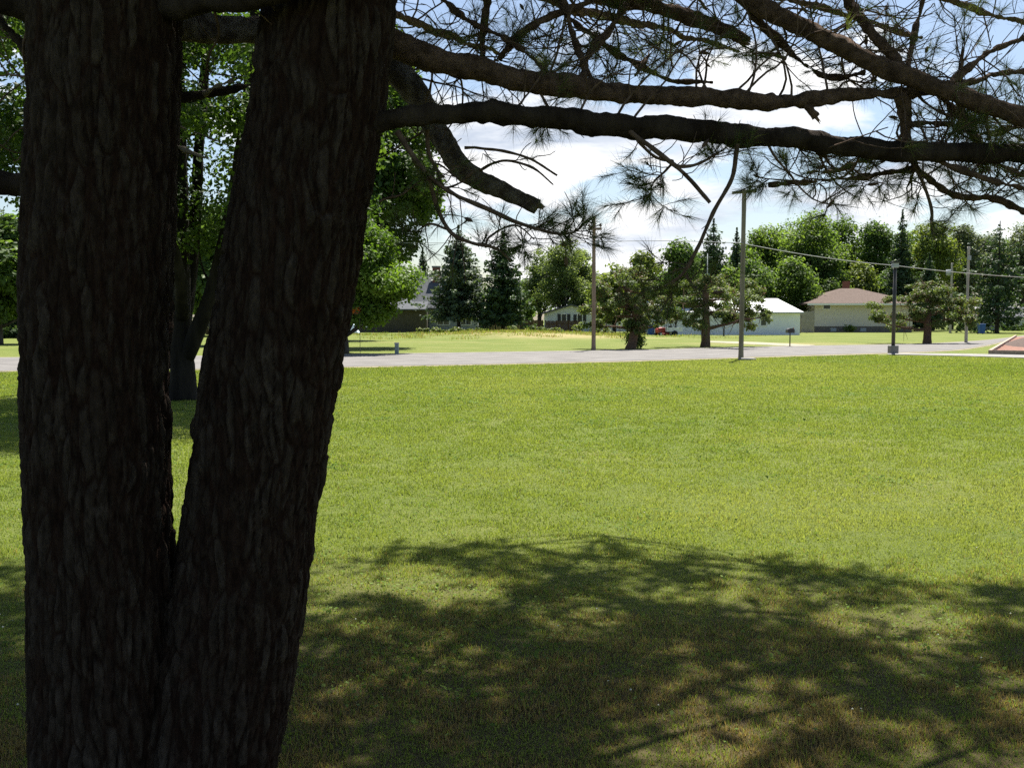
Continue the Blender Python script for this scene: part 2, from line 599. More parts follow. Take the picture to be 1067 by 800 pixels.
# ---- lawn blades: one uncountable mass
def blades(name, nb, ymin, ymax, mat, seed, hmul=1.0, dens_fn=None):
    g = np.random.default_rng(seed)
    # constant density on the picture plane -> 1/Y^2 on the ground
    u = g.random(nb)
    pw = 1.7
    Y = (ymin ** (2 - pw) + u * (ymax ** (2 - pw) - ymin ** (2 - pw))) ** (1 / (2 - pw))
    half = .56 * Y + 1.2
    X = (g.random(nb) * 2 - 1) * half
    n1 = fbm(np.stack([X * .6, Y * .6, X * 0], 1), 11, 3)
    n2 = fbm(np.stack([X * 4, Y * 4, X * 0], 1), 15, 2)
    keep = g.random(nb) < np.clip(.90 + .16 * n1 + .22 * n2, .5, 1)
    X, Y, n1, n2 = X[keep], Y[keep], n1[keep], n2[keep]
    n = len(X)
    scl = np.clip(Y / 5.0, 1, 6)
    h = (.012 + .022 * g.random(n) ** 2) * (1 + .5 * np.clip(n2, -.6, .8)) * hmul * (1 + .12 * (scl - 1))
    wd = (.0017 + .0018 * g.random(n)) * scl
    az = g.random(n) * 2 * math.pi
    lean = np.abs(g.normal(0, .75, n))
    d = np.stack([np.cos(az) * np.sin(lean), np.sin(az) * np.sin(lean), np.cos(lean)], 1)
    sd = np.stack([np.cos(az + 1.57), np.sin(az + 1.57), az * 0], 1)
    rot = g.random(n) * 2 * math.pi
    sd = np.stack([np.cos(rot), np.sin(rot), az * 0], 1)
    b = np.stack([X, Y, gz(X, Y) - .002], 1)
    V = np.stack([b - sd * wd[:, None], b + sd * wd[:, None], b + d * h[:, None]], 1).reshape(-1, 3)
    Fc = np.arange(3 * n).reshape(n, 3)
    px, py, dep = PROJ(b)
    lim = np.interp(px, [q[0] for q in NEAR], [q[1] for q in NEAR]) + 1.2 + .5 * n2
    lim = np.where(px > 915, np.maximum(lim, np.interp(px, [915, 1000, 1150], [370.5, 371.8, 376.6])), lim)
    ok = py > lim
    V, Fc = V.reshape(-1, 3, 3)[ok].reshape(-1, 3), np.arange(3 * ok.sum()).reshape(-1, 3)
    Y, n1, n2, X, n = Y[ok], n1[ok], n2[ok], X[ok], int(ok.sum())
    dry = np.clip((1 - np.abs(Y - 3.7) / 3.2), 0, 1)          # needle-strewn thin turf under the pine
    t = .43 + .20 * n1 + .13 * n2 + .20 * fbm(np.stack([X * .25, Y * .12, X * 0 + 5], 1), 44, 3) + g.normal(0, .12, n)
    t = np.where(g.random(n) < .006 + .85 * dry * np.clip(.6 + 1.3 * n2 + .6 * n1, 0, 1), .93 + .05 * g.random(n), np.clip(t, 0, .82))
    return tag(mesh_np(name, V, Fc, mat, tint=t), kind='stuff')


def grass_mat():
    m = leafmat('grass_blades', (.140, .196, .044), (.194, .240, .060), (.252, .285, .100), .48, .6, 1.25, .2)
    for n in m.node_tree.nodes:
        if n.type == 'VALTORGB':
            e = n.color_ramp.elements
            e[2].position = .84
            k = e.new(.92)
            k.color = (.20, .145, .075, 1)
            k = e.new(1)
            k.color = (.27, .21, .12, 1)
    return m


M['grass'] = grass_mat()
blades('grass', 1900000, 3.0, 46, M['grass'], 21)
# long dry grass on the rise across the street
gg = np.random.default_rng(61)
n = 14000
cx_ = gg.normal(0, 1, 160) * 8 + MOUND[0] - 1
cy_ = gg.normal(0, 1, 160) * 5 + MOUND[1] + 2
ci = gg.integers(0, 160, n)
X, Y = cx_[ci] + gg.normal(0, .7, n), cy_[ci] + gg.normal(0, .7, n)
h = (.06 + .20 * gg.random(n)) * (.5 + .8 * gg.random(160))[ci]
a_ = gg.random(n) * 6.28
ln_ = np.abs(gg.normal(0, .4, n))
d = np.stack([np.cos(a_) * np.sin(ln_), np.sin(a_) * np.sin(ln_), np.cos(ln_)], 1)
sd = np.stack([np.cos(a_ * 3), np.sin(a_ * 3), 0 * a_], 1) * .03
b = np.stack([X, Y, gz(X, Y) - .01], 1)
V = np.stack([b - sd, b + sd, b + d * h[:, None]], 1).reshape(-1, 3)
t = np.clip(gg.random(160)[ci] * .8 + gg.normal(0, .12, n), 0, .84)
t = np.where(gg.random(n) < .3, .96, t)
tag(mesh_np('tall_grass', V, np.arange(3 * n).reshape(n, 3), M['grass'], tint=t), kind='stuff')
# clover and plantain leaves lying in the turf
n = 16000
cY = 4.2 + 20 * gg.random(260) ** 1.4
cX = (gg.random(260) * 2 - 1) * (.55 * cY + .6)
ci = gg.integers(0, 260, n)
rr_ = (.10 + .35 * gg.random(260))[ci]
X, Y = cX[ci] + gg.normal(0, 1, n) * rr_, cY[ci] + gg.normal(0, 1, n) * rr_
pos = np.stack([X, Y, .014 + .016 * gg.random(n)], 1)
nr = norm(np.array([0, 0, 1.0]) + gg.normal(size=(n, 3)) * .35)
a_ = norm(np.cross(nr, gg.normal(size=(n, 3))))
b_ = np.cross(nr, a_)
sz = (.006 + .008 * gg.random(n))[:, None] * np.clip(Y / 8, 1, 2.2)[:, None]
V = np.stack([pos - a_ * sz, pos + b_ * sz * .8, pos + a_ * sz, pos - b_ * sz * .8], 1).reshape(-1, 3)
M['clover'] = leafmat('clover_leaf', (.07, .13, .028), (.12, .185, .042), (.19, .25, .085), .35, .85, 1.2, .04)
tag(mesh_np('clover_leaves', V, np.arange(4 * n).reshape(n, 4), M['clover'], tint=np.clip(gg.random(260)[ci] * .7 + gg.normal(.15, .12, n), 0, 1)), kind='stuff')
# tiny white flecks in the turf
n = 170
Yc = 3.9 + 22 * rng.random(n) ** 1.5
Xc = (rng.random(n) * 2 - 1) * (.55 * Yc + .5)
bits_v, bits_f = [], []
OCT = np.array([(1, 0, 0), (0, 1, 0), (-1, 0, 0), (0, -1, 0), (0, 0, 1), (0, 0, -1)], float)
OF = np.array([(0, 1, 4), (1, 2, 4), (2, 3, 4), (3, 0, 4), (1, 0, 5), (2, 1, 5), (3, 2, 5), (0, 3, 5)])
for k in range(n):
    s = .0035 + .003 * rng.random()
    bits_v.append(OCT * s + np.array([Xc[k], Yc[k], .035 + .015 * rng.random()]))
    bits_f.append(OF + 6 * k)
tag(mesh_np('white_flecks', np.vstack(bits_v), np.vstack(bits_f), M['white_flower_fleck'], tint=rng.random(8 * n)), kind='stuff')

# ------------------------------------------------------------------ foliage makers
def leaf_quads(pos, nrm, size, g, fold=.25):
    """one diamond leaf per position"""
    n = len(pos)
    a = norm(np.cross(nrm, g.normal(size=(n, 3))))
    b = np.cross(nrm, a)
    s = size[:, None]
    V = np.stack([pos - a * s * .55, pos + b * s * .36 + nrm * s * fold * .3, pos + a * s * .55, pos - b * s * .36 + nrm * s * fold * .3], 1).reshape(-1, 3)
    return V, np.arange(4 * n).reshape(n, 4)


def crown_leaves(clumps, nleaf, size, g, shell=.55, droop=0.0):
    """clumps (k, 6): centre and radii. leaves fill the outer part of each clump"""
    vol = clumps[:, 3] * clumps[:, 4] * clumps[:, 5]
    pr = vol ** .72
    ci = g.choice(len(clumps), nleaf, p=pr / pr.sum())
    d = norm(g.normal(size=(nleaf, 3)))
    rr = shell + (1.08 - shell) * g.random(nleaf) ** .7
    rr *= 1 + .16 * g.normal(size=nleaf)
    C, Rr = clumps[ci, :3], clumps[ci, 3:]
    pos = C + d * rr[:, None] * Rr
    nrm = norm(d * .7 + np.array([0, 0, .55]) + g.normal(size=(nleaf, 3)) * .55)
    sz = size * (.65 + .7 * g.random(nleaf))
    ct = g.random(len(clumps))
    t = np.clip(.25 + .45 * ct[ci] + g.normal(0, .14, nleaf), 0, 1)
    V, Fc = leaf_quads(pos, nrm, sz, g)
    return V, Fc, t


def dec_clumps(h, r, zb, g, n, rc=.36, shape=1.0):
    """clump centres through an egg-shaped crown, local coordinates"""
    out = []
    zc, rz = (h + zb) / 2, (h - zb) / 2
    for k in range(n):
        d = norm(g.normal(size=3))
        q = g.random() ** .45
        t = d[2] * q
        wr = r * math.sqrt(max(0, 1 - (abs(t) ** 2) * .75)) * (1 - .22 * t * shape)
        c = np.array([d[0] * q * wr * .82, d[1] * q * wr * .82, zc + d[2] * q * rz * .86])
        s = rc * max(r, .3 * (h - zb)) * (.55 + .75 * g.random())
        out.append([*c, s * (1 + .25 * g.random()), s * (1 + .25 * g.random()), s * (.62 + .25 * g.random())])
    return np.array(out)


def deciduous(px, Y, top, hw, mat, label, group, base_y=None, zb=.22, nleaf=6000, size=.34, nclump=38, seed=0, bark='grey_bark', name='leafy_tree', rc=.34, trunk_px=None, cat='tree', r_trunk=None, shift=0):
    g = np.random.default_rng(1000 + seed)
    x0 = (px - CX) / F * Y
    zg = float(gz(x0, Y))
    h = P(px, top, Y)[2] - zg
    r = hw / F * Y * 1.12
    nleaf = int(nleaf * 1.7)
    nclump = int(nclump * 1.3)
    root = empty(name, (x0, Y, zg), label, cat, group)
    cl = dec_clumps(h, r, h * zb, g, nclump, rc)
    cl[:, 0] += shift
    rt = r_trunk or max(.10, h * .022)
    tb = TB()
    lean = g.normal(0, .03 * h, 2)
    pts = [(0, 0, -.1), (lean[0] * .2, lean[1] * .2, h * .22), (lean[0] + shift * .5, lean[1], h * .5), (lean[0] * 1.4 + shift, lean[1], h * .86)]
    tp, tr = catmull(pts, [rt * 1.25, rt, rt * .7, rt * .12], h / 24)
    tb.add(*tube(tp, tr, 10, rough=rt * .12, seed=seed, fine=2.5 / max(rt, .1)))
    for k in g.permutation(len(cl))[:min(14, len(cl))]:
        c = cl[k, :3]
        j = int(np.clip(len(tp) * (c[2] / h - .18 - .1 * g.random()), len(tp) * .16, len(tp) - 3))
        s = tp[j]
        mid = s * .5 + c * .5 + np.array([0, 0, -.04 * h * g.random()])
        lp, lr = catmull([s, mid, c], [tr[j] * .55, tr[j] * .32, .02], h / 16)
        tb.add(*tube(lp, lr, 6))
    tb.build('trunk', M[bark], root)
    V, Fc, t = crown_leaves(cl, nleaf, size, g)
    mesh_np('crown', V, Fc, M[mat], root, tint=t)
    return root


def spruce(px, Y, top, hw, mat, label, group, seed=0, skirt=.12, n_lev=40, dens=1.0, name='spruce_tree', size=.34, irregular=.18, gap=.0):
    g = np.random.default_rng(3000 + seed)
    x0 = (px - CX) / F * Y
    zg = float(gz(x0, Y))
    h = P(px, top, Y)[2] - zg
    r = hw / F * Y
    root = empty(name, (x0, Y, zg), label, 'tree', group)
    rt = max(.12, h * .017)
    tp, tr = catmull([(0, 0, -.1), (0, 0, h * .5), (0, 0, h * .99)], [rt * 1.2, rt * .65, .03], h / 12)
    tb = TB()
    tb.add(*tube(tp, tr, 8, rough=rt * .1, seed=seed, fine=4))
    pos, nr, sz, tt = [], [], [], []
    for k in range(n_lev):
        f = (k + g.random() * .7) / n_lev
        z = h * (skirt + (1 - skirt) * f)
        R0 = r * 1.12 * (.62 * (1 - f) + .38 * (1 - f) ** .6) * min(1, (1.02 - f) / .12) * (1 - .25 * max(0, .25 - f) / .25)
        nb = int(7 + 5 * (1 - f))
        a0 = g.random() * 6.3
        for b in range(nb):
            if g.random() < gap:
                continue
            a = a0 + b * 2 * math.pi / nb + g.normal(0, .2)
            Lb = max(.10, R0 * (1 + 1.3 * irregular * g.normal()))
            droop = .28 * (1 - f) + .05
            m = max(9, int(Lb * 20 * dens))
            s = g.random(m) ** .6
            lat = g.normal(0, .22, m) * Lb * (1.15 - s) + g.normal(0, .12, m) * min(1, 2 * (1.03 - f))
            zz = z - droop * Lb * np.sin(s * 1.7) + .22 * Lb * np.clip(s - .7, 0, 1) - np.abs(g.normal(0, .22, m))
            p = np.stack([np.cos(a) * s * Lb - np.sin(a) * lat, np.sin(a) * s * Lb + np.cos(a) * lat, zz], 1)
            pos.append(p)
            nr.append(norm(np.stack([np.cos(a) * .3 + g.normal(0, .45, m), np.sin(a) * .3 + g.normal(0, .45, m), .6 + g.normal(0, .4, m)], 1)))
            sz.append(size * (.55 + .7 * g.random(m)) * (.45 + .55 * min(1, 2.5 * (1.02 - f))))
            tt.append(np.clip(.15 + .5 * s + .3 * (g.random() - .4) + g.normal(0, .1, m), 0, 1))
            if b % 2 == 0 and Lb > .6:
                tb.add(*tube(np.array([(0, 0, z), (np.cos(a) * Lb * .5, np.sin(a) * Lb * .5, z - droop * Lb * .75), (np.cos(a) * Lb * .9, np.sin(a) * Lb * .9, z - droop * Lb)]), np.array([.04, .025, .01]), 4))
    tb.build('trunk', M['grey_bark'], root)
    pos, nr, sz = np.vstack(pos), np.vstack(nr), np.concatenate(sz)
    V, Fc = leaf_quads(pos, nr, sz, g, .1)
    mesh_np('crown', V, Fc, M[mat], root, tint=np.concatenate(tt))
    return root


def scrub_pine(px, base, top, pads, label, group, seed=0, rt=.3, lean=(0, 0), trunk=None, size=.13, nleaf=15000, mat='scrag', name='spreading_pine', dead=.12):
    """low, wide, ragged pine: a thick trunk, crooked limbs and flat pads of needles. pads: (px, py, rx_px, rz_px)"""
    g = np.random.default_rng(5000 + seed)
    b = GR(px, base)
    Y = b[1]
    root = empty(name, b, label, 'tree', group)
    h = P(px, top, Y)[2]
    tb = TB()
    if trunk is None:
        tpts = [(0, 0, -.1), (lean[0] * .3, 0, h * .3), (lean[0], lean[1], h * .7), (lean[0] * 1.3, lean[1], h * .92)]
    else:
        tpts = [(0, 0, -.1)] + [tuple(P(q[0], q[1], Y) - b) for q in trunk]
    tp, tr = catmull(tpts, np.linspace(1, .42, len(tpts)) * rt * .92, .2)
    tr[:2] *= 1.18
    tb.add(*tube(tp, tr, 12, rough=rt * .14, seed=seed, fine=9))
    cl = []
    for (qx, qy, rx, rz) in pads:
        c = P(qx, qy, Y) - b
        c[1] = g.normal(0, .45) * rx / F * Y * 1.2
        cl.append([*c, rx / F * Y, rx / F * Y * (.7 + .5 * g.random()), rz / F * Y])
    cl = np.array(cl)
    sub = []
    for c in cl:                                          # every pad breaks up into loose tufts with gaps
        for q in range(9):
            d = norm(g.normal(size=3)) * g.random() ** .4 * 1.12
            k_ = .18 + .28 * g.random()
            sub.append([*(c[:3] + d * c[3:] * np.array([1, 1, 1.25])), c[3] * k_, c[4] * k_, c[5] * (k_ + .12)])
    sub = np.array(sub)
    for c in cl:
        j = int(np.clip(np.argmin(np.abs(tp[:, 2] - (c[2] - .25 * abs(c[0])))), len(tp) * .3, len(tp) - 2))
        s = tp[j]
        e = c[:3] - np.array([0, 0, c[5] * .4])
        mid = s * .45 + e * .55 + np.array([0, 0, -.15 + .3 * g.random()])
        lp, lr = catmull([s, mid, e], [tr[j] * .5, tr[j] * .28, .02], .25)
        lp = lp + np.stack([fbm(lp * 1.6, seed + 3, 2), fbm(lp * 1.6, seed + 5, 2), fbm(lp * 1.6, seed + 8, 2)], 1) * .09 * np.sin(np.linspace(0, 3.1, len(lp)))[:, None]
        tb.add(*tube(lp, lr, 6))
        for q in range(7):
            t0 = lp[int(len(lp) * (.4 + .55 * g.random()))]
            d = norm(g.normal(size=3) + np.array([0, 0, .3]))
            tb.add(*tube(np.array([t0, t0 + d * c[3] * .4 + np.array([0, 0, -.06]), t0 + d * c[3] * .85]), np.array([.022, .015, .006]), 4))
    tb.build('trunk', M['limb_bark'], root)
    V, Fc, t = crown_leaves(sub, nleaf, size, g, .2)
    mesh_np('crown', V, Fc, M[mat], root, tint=t)
    if dead:
        V, Fc, t = crown_leaves(sub[::2] * np.array([1, 1, 1, 1.2, 1.2, 1.2]), int(nleaf * dead), size * .8, g, .1)
        mesh_np('dead_sprays', V, Fc, M['dead_needles'], root, tint=t)
    return root


# ------------------------------------------------------------------ the background trees
GT = 'leafy trees standing behind the houses'
GC = 'tall conifers standing behind the houses'
deciduous(795, 140, 226, 29, 'leaf_mid', 'broad green tree rising behind the white shed beside the dark spruces', GT, seed=1, nleaf=8000)
deciduous(845, 136, 219, 33, 'leaf_mid', 'wide round-topped green tree, highest above the gap between shed and beige house', GT, seed=2, nleaf=9000)
deciduous(880, 146, 221, 25, 'leaf_mid', 'green tree towering behind the left end of the brown hip roof', GT, seed=3)
deciduous(911, 142, 227, 23, 'leaf_dark', 'darker green tree directly over the brown hip roof', GT, seed=4)
deciduous(970, 136, 222, 27, 'leaf_yellow', 'light yellow-green tall tree right beside the narrow dark spruce', GT, seed=5)
deciduous(1001, 145, 226, 20, 'leaf_pale', 'pale grey-green tree behind the two bare poles', GT, seed=6)
deciduous(1024, 152, 236, 20, 'leaf_pale', 'pale tree half covered by the big spruce on the far corner', GT, seed=7)
deciduous(1064, 150, 231, 26, 'leaf_pale', 'silvery pale tree to the right of the big corner spruce', GT, seed=8)
deciduous(1108, 145, 228, 30, 'leaf_mid', 'green tree past the silvery one at the picture edge', GT, seed=9)
deciduous(786, 120, 268, 27, 'leaf_dark', 'dense low dark tree immediately behind the white shed roof', GT, seed=10, zb=.08)
deciduous(826, 122, 268, 25, 'leaf_mid', 'low bushy tree behind the corner of the white shed', GT, seed=11, zb=.08)
deciduous(858, 132, 262, 24, 'leaf_dark', 'rounded dark tree behind the left eave of the beige house', GT, seed=12, zb=.08)
deciduous(893, 134, 272, 22, 'leaf_yellow', 'yellow-green rounded tree just over the brown roof', GT, seed=13, zb=.08)
deciduous(925, 135, 278, 20, 'leaf_dark', 'low dark tree behind the ridge of the brown roof', GT, seed=14, zb=.08)
deciduous(757, 116, 276, 19, 'leaf_mid', 'small green tree between the spreading pine and the grey cross-armed pole', GT, seed=15, zb=.08)
deciduous(640, 112, 271, 27, 'leaf_yellow', 'yellow-green tree behind the leaning ragged pine', GT, seed=16, zb=.1)
deciduous(670, 107, 259, 17, 'leaf_yellow', 'slim yellow-green tree poking up behind the leaning ragged pine', GT, seed=17, zb=.1)
deciduous(697, 110, 283, 20, 'leaf_mid', 'green tree filling the gap between the two ragged pines', GT, seed=18, zb=.1)
deciduous(588, 126, 243, 30, 'leaf_birch', 'tall feathery birch behind the white gabled house', GT, seed=19, nleaf=9000, size=.24, nclump=60, rc=.24, name='birch_tree', zb=.12)
deciduous(606, 129, 252, 20, 'leaf_birch', 'feathery birch directly behind the brown cross-armed pole', GT, seed=58, size=.24, nclump=44, rc=.28, name='birch_tree', zb=.12)
deciduous(562, 131, 254, 21, 'leaf_birch', 'slender birch between the second spruce and the tall feathery birch', GT, seed=20, size=.24, nclump=40, rc=.3, name='birch_tree', zb=.12)
deciduous(545, 138, 285, 15, 'leaf_mid', 'small round tree low behind the dark brown fence', GT, seed=21, zb=.08)
deciduous(613, 132, 272, 18, 'leaf_mid', 'medium tree just behind the brown cross-armed pole', GT, seed=26, zb=.08)
spruce(742, 119, 226, 27, 'spruce', 'dark double-width spruce towering above the spreading pine', GC, seed=1)
spruce(766, 126, 236, 15, 'spruce', 'narrow dark spruce tip just left of the grey cross-armed pole', GC, seed=2)
spruce(937, 129, 217, 20, 'spruce', 'narrow dark spruce standing tallest over the brown hip roof', GC, seed=3)
spruce(966, 124, 262, 17, 'spruce', 'shorter dark conifer behind the low pine by the road', GC, seed=4)
deciduous(709, 102, 247, 18, 'leaf_dark', 'dark shaggy tree behind the tip of the hanging twig', GT, seed=50, zb=.06)
spruce(1038, 111, 229, 38, 'spruce', 'big layered dark spruce on the far corner beside the blue bin', GC, seed=6, irregular=.34, n_lev=19, gap=.3, skirt=.14, dens=1.5)
spruce(478, 109, 233, 31, 'spruce_blue', 'blue-green spruce in front of the grey house with the brick chimney', GC, seed=7, skirt=.21, irregular=.24)
spruce(524, 107, 239, 28, 'spruce', 'dark spruce beside the brown fence, second from the grey house', GC, seed=8, skirt=.17, irregular=.25)
spruce(441, 132, 256, 13, 'spruce', 'dark conifer tip behind the grey roof with the chimney', GC, seed=9)
deciduous(820, 152, 229, 27, 'leaf_mid', 'green crown in the dip between the two tallest round trees', GT, seed=51)
deciduous(862, 154, 228, 24, 'leaf_dark', 'darker crown wedged behind the two round trees over the beige house', GT, seed=52)
deciduous(943, 152, 236, 24, 'leaf_mid', 'green crown half hidden by the narrow dark spruce', GT, seed=53)
deciduous(990, 154, 240, 24, 'leaf_dark', 'dark crown between the yellow-green tree and the pale trees', GT, seed=54)
deciduous(1046, 156, 247, 24, 'leaf_mid', 'green crown behind the top of the big corner spruce', GT, seed=55)
deciduous(726, 132, 258, 24, 'leaf_mid', 'green tree low behind the dark double-width spruce', GT, seed=56, zb=.08)
deciduous(776, 134, 250, 22, 'leaf_mid', 'green tree just right of the grey cross-armed pole', GT, seed=57, zb=.08)
GL = 'trees across the street behind the pine trunks'
deciduous(350, 74, 150, 52, 'leaf_dark', 'dark tall tree behind the dark garage wing', GL, seed=22, nleaf=9000, zb=.1, nclump=50)
deciduous(350, 57, 40, 66, 'leaf_shade', 'very tall green tree rising behind the bright maple, crown reaching the pine limbs', GL, seed=23, nleaf=17000, size=.26, nclump=60, rc=.24, zb=.22, shift=2.6)
mp_t = deciduous(360, 46, 228, 52, 'leaf_maple', 'bright yellow-green maple on the far kerb beside the right pine stem', GL, seed=24, nleaf=19000, size=.155, nclump=46, rc=.26, zb=.20, name='maple_tree', r_trunk=.15, shift=1.0)
deciduous(226, 92, 240, 48, 'leaf_mid', 'rounded green tree seen low through the gap between the pine stems', GL, seed=25, zb=.06, nleaf=8000)
deciduous(170, 98, 250, 44, 'leaf_dark', 'dark tree behind the left pine stem across the street', GL, seed=27, zb=.06)
deciduous(290, 90, 230, 44, 'leaf_dark', 'dark tree behind the right pine stem across the street', GL, seed=28, zb=.06)
spruce(12, 84, 226, 40, 'spruce', 'dark spruce at the far left beside the board fence', GL, seed=10, skirt=.05)
spruce(-40, 80, 210, 40, 'spruce', 'dark spruce out past the far left picture edge', GL, seed=11, skirt=.05)
deciduous(0, 62, 215, 52, 'leaf_dark', 'tall dark leafy tree at the far left across the street', GL, seed=60, zb=.1, nleaf=12000, nclump=60)
deciduous(222, 60, 200, 46, 'leaf_dark', 'tall dark leafy tree across the street, seen between the pine stems', GL, seed=61, zb=.14, nleaf=12000, nclump=60)
deciduous(60, 96, 240, 45, 'leaf_mid', 'green tree behind the left pine stem by the board fence', GL, seed=29, zb=.06)

# ---- far mass of woods closing the horizon
g = np.random.default_rng(77)
cl = []
for x in np.arange(-170, 200, 3.2):
    yy = 178 + 14 * g.random()
    hh = 5.5 + 3.5 * g.random()
    for q in range(3):
        cl.append([x + g.normal(0, 1.2), yy + g.normal(0, 2), hh * (.25 + .3 * q), 2.8 + g.random(), 2.6, hh * .28])
V, Fc, t = crown_leaves(np.array(cl), 30000, .6, g, .5)
tag(mesh_np('far_woods', V, Fc, M['leaf_dark'], tint=t), kind='stuff')

# ------------------------------------------------------------------ the three ragged trees along the street
GP = 'ragged pines along the far side of the street'
scrub_pine(735, 361.5, 283, [(735, 300, 26, 9), (706, 312, 20, 8), (700, 327, 18, 8), (722, 320, 22, 8), (760, 306, 26, 10), (785, 314, 18, 9), (776, 331, 18, 8), (752, 325, 20, 8), (800, 327, 10, 6), (722, 337, 14, 7), (742, 290, 16, 6)],
           'spreading pine with thick bare trunk in front of the white shed', GP, seed=1, rt=.30, dead=.10)
scrub_pine(657, 363.5, 268, [(640, 300, 20, 9), (625, 322, 18, 9), (622, 338, 14, 6), (650, 318, 20, 10), (668, 330, 20, 9), (682, 318, 14, 8), (655, 286, 20, 8), (676, 298, 16, 8), (636, 312, 18, 8), (666, 342, 14, 6), (688, 335, 10, 6)],
           'ragged leaning pine with brown dead twigs and a bushy base', GP, seed=2, rt=.30, trunk=[(660, 350), (663, 330), (655, 308), (650, 285)], dead=.26, nleaf=12000)
scrub_pine(966, 358, 296, [(966, 308, 26, 8), (940, 316, 22, 8), (925, 326, 18, 8), (985, 312, 22, 8), (1004, 318, 16, 7), (955, 328, 22, 8), (985, 330, 20, 8), (938, 336, 18, 7), (918, 334, 10, 5), (1000, 332, 14, 7), (962, 300, 16, 5)],
           'low wide pine with stout trunk beside the plain grey pole', GP, seed=3, rt=.28, dead=.16)
# bushy suckers at the foot of the leaning pine
g = np.random.default_rng(31)


def shrub(px, base, hw, top, mat, label, group, nleaf=900, size=.12, seed=0, name='shrub', Y=None, flower=0, bury=.05):
    g = np.random.default_rng(7000 + seed)
    b = GR(px, base) if Y is None else np.array([(px - CX) / F * Y, Y, 0])
    b[2] = gz(b[0], b[1])
    Yb = b[1]
    h = P(px, top, Yb)[2] - b[2]
    r = hw / F * Yb
    root = empty(name, b, label, 'shrub', group)
    cl = []
    for k in range(max(6, int(hw / 2))):
        a, q = g.random() * 6.3, g.random() ** .5
        s = h * (.25 + .18 * g.random())
        cl.append([math.cos(a) * q * r * .8, math.sin(a) * q * min(r, h * 1.2) * .8, h * (.2 + .6 * g.random() * (1 - .5 * q)), max(s, r * .25), s, s])
    cl = np.array(cl)
    tb = TB()
    for c in cl[:8]:
        tb.add(*tube(np.array([(c[0] * .2, c[1] * .2, -bury), c[:3] * .5, c[:3]]), np.array([.02, .014, .006]), 4))
    tb.build('stem', M['twig'], root)
    V, Fc, t = crown_leaves(cl, nleaf, size, g, .25)
    mesh_np('foliage', V, Fc, M[mat], root, tint=t)
    if flower:
        V, Fc, t = crown_leaves(cl, flower, .14, g, .85)
        mesh_np('blossoms', V, Fc, M['white_flower_fleck'], root, tint=t)
    return root


GW = 'weedy shrubs on the dry rise'
shrub(661, 363, 12, 340, 'scrag', 'dark bush sprouting round the foot of the leaning pine', None, 1400, .12, 1)
shrub(447, 350, 14, 340, 'weed', 'white-flowered weeds under the corner of the grey house', GW, 900, .16, 2, flower=60)
shrub(468, 350.3, 16, 341, 'weed', 'pale weeds in front of the white windows of the grey house', GW, 900, .16, 3, flower=40)
shrub(490, 350, 13, 342.5, 'weed', 'pale green weeds on the near slope of the rise', GW, 900, .16, 4, flower=15)
shrub(503, 350, 12, 341.5, 'weed', 'weeds below the right-hand end of the grey house', GW, 700, .16, 5)
shrub(534, 350, 9, 338, 'weed', 'upright weed clump in front of the second spruce', GW, 700, .16, 6)
shrub(556, 350, 14, 340, 'weed', 'low white-flowered weeds before the brown fence', GW, 900, .16, 7, flower=30)
shrub(577, 350, 13, 341, 'weed', 'white-flowered weeds under the first shuttered window', GW, 900, .16, 8, flower=60)
shrub(607, 350, 10, 336, 'weed', 'taller weeds at the corner of the white gabled house', GW, 800, .16, 9)
shrub(632, 350, 11, 341, 'weed', 'weeds between the brown pole and the leaning pine', GW, 700, .16, 10, flower=20)
# two saplings by the shed
deciduous(704, 93, 316, 9, 'leaf_dark', 'thin sapling between the red mower and the spreading pine', 'saplings by the shed', seed=41, nleaf=700, size=.16, nclump=12, zb=.4, name='sapling', r_trunk=.07)
deciduous(754, 92, 312, 9, 'leaf_mid', 'thin-stemmed sapling before the shed wall, beside the grey pole', 'saplings by the shed', seed=42, nleaf=700, size=.16, nclump=12, zb=.45, name='sapling', r_trunk=.06)
deciduous(843, 122, 318, 7, 'leaf_yellow', 'small bright bush-like tree over the grey board fence by the beige house', None, seed=43, nleaf=500, size=.2, nclump=9, zb=.1, name='sapling', r_trunk=.06)

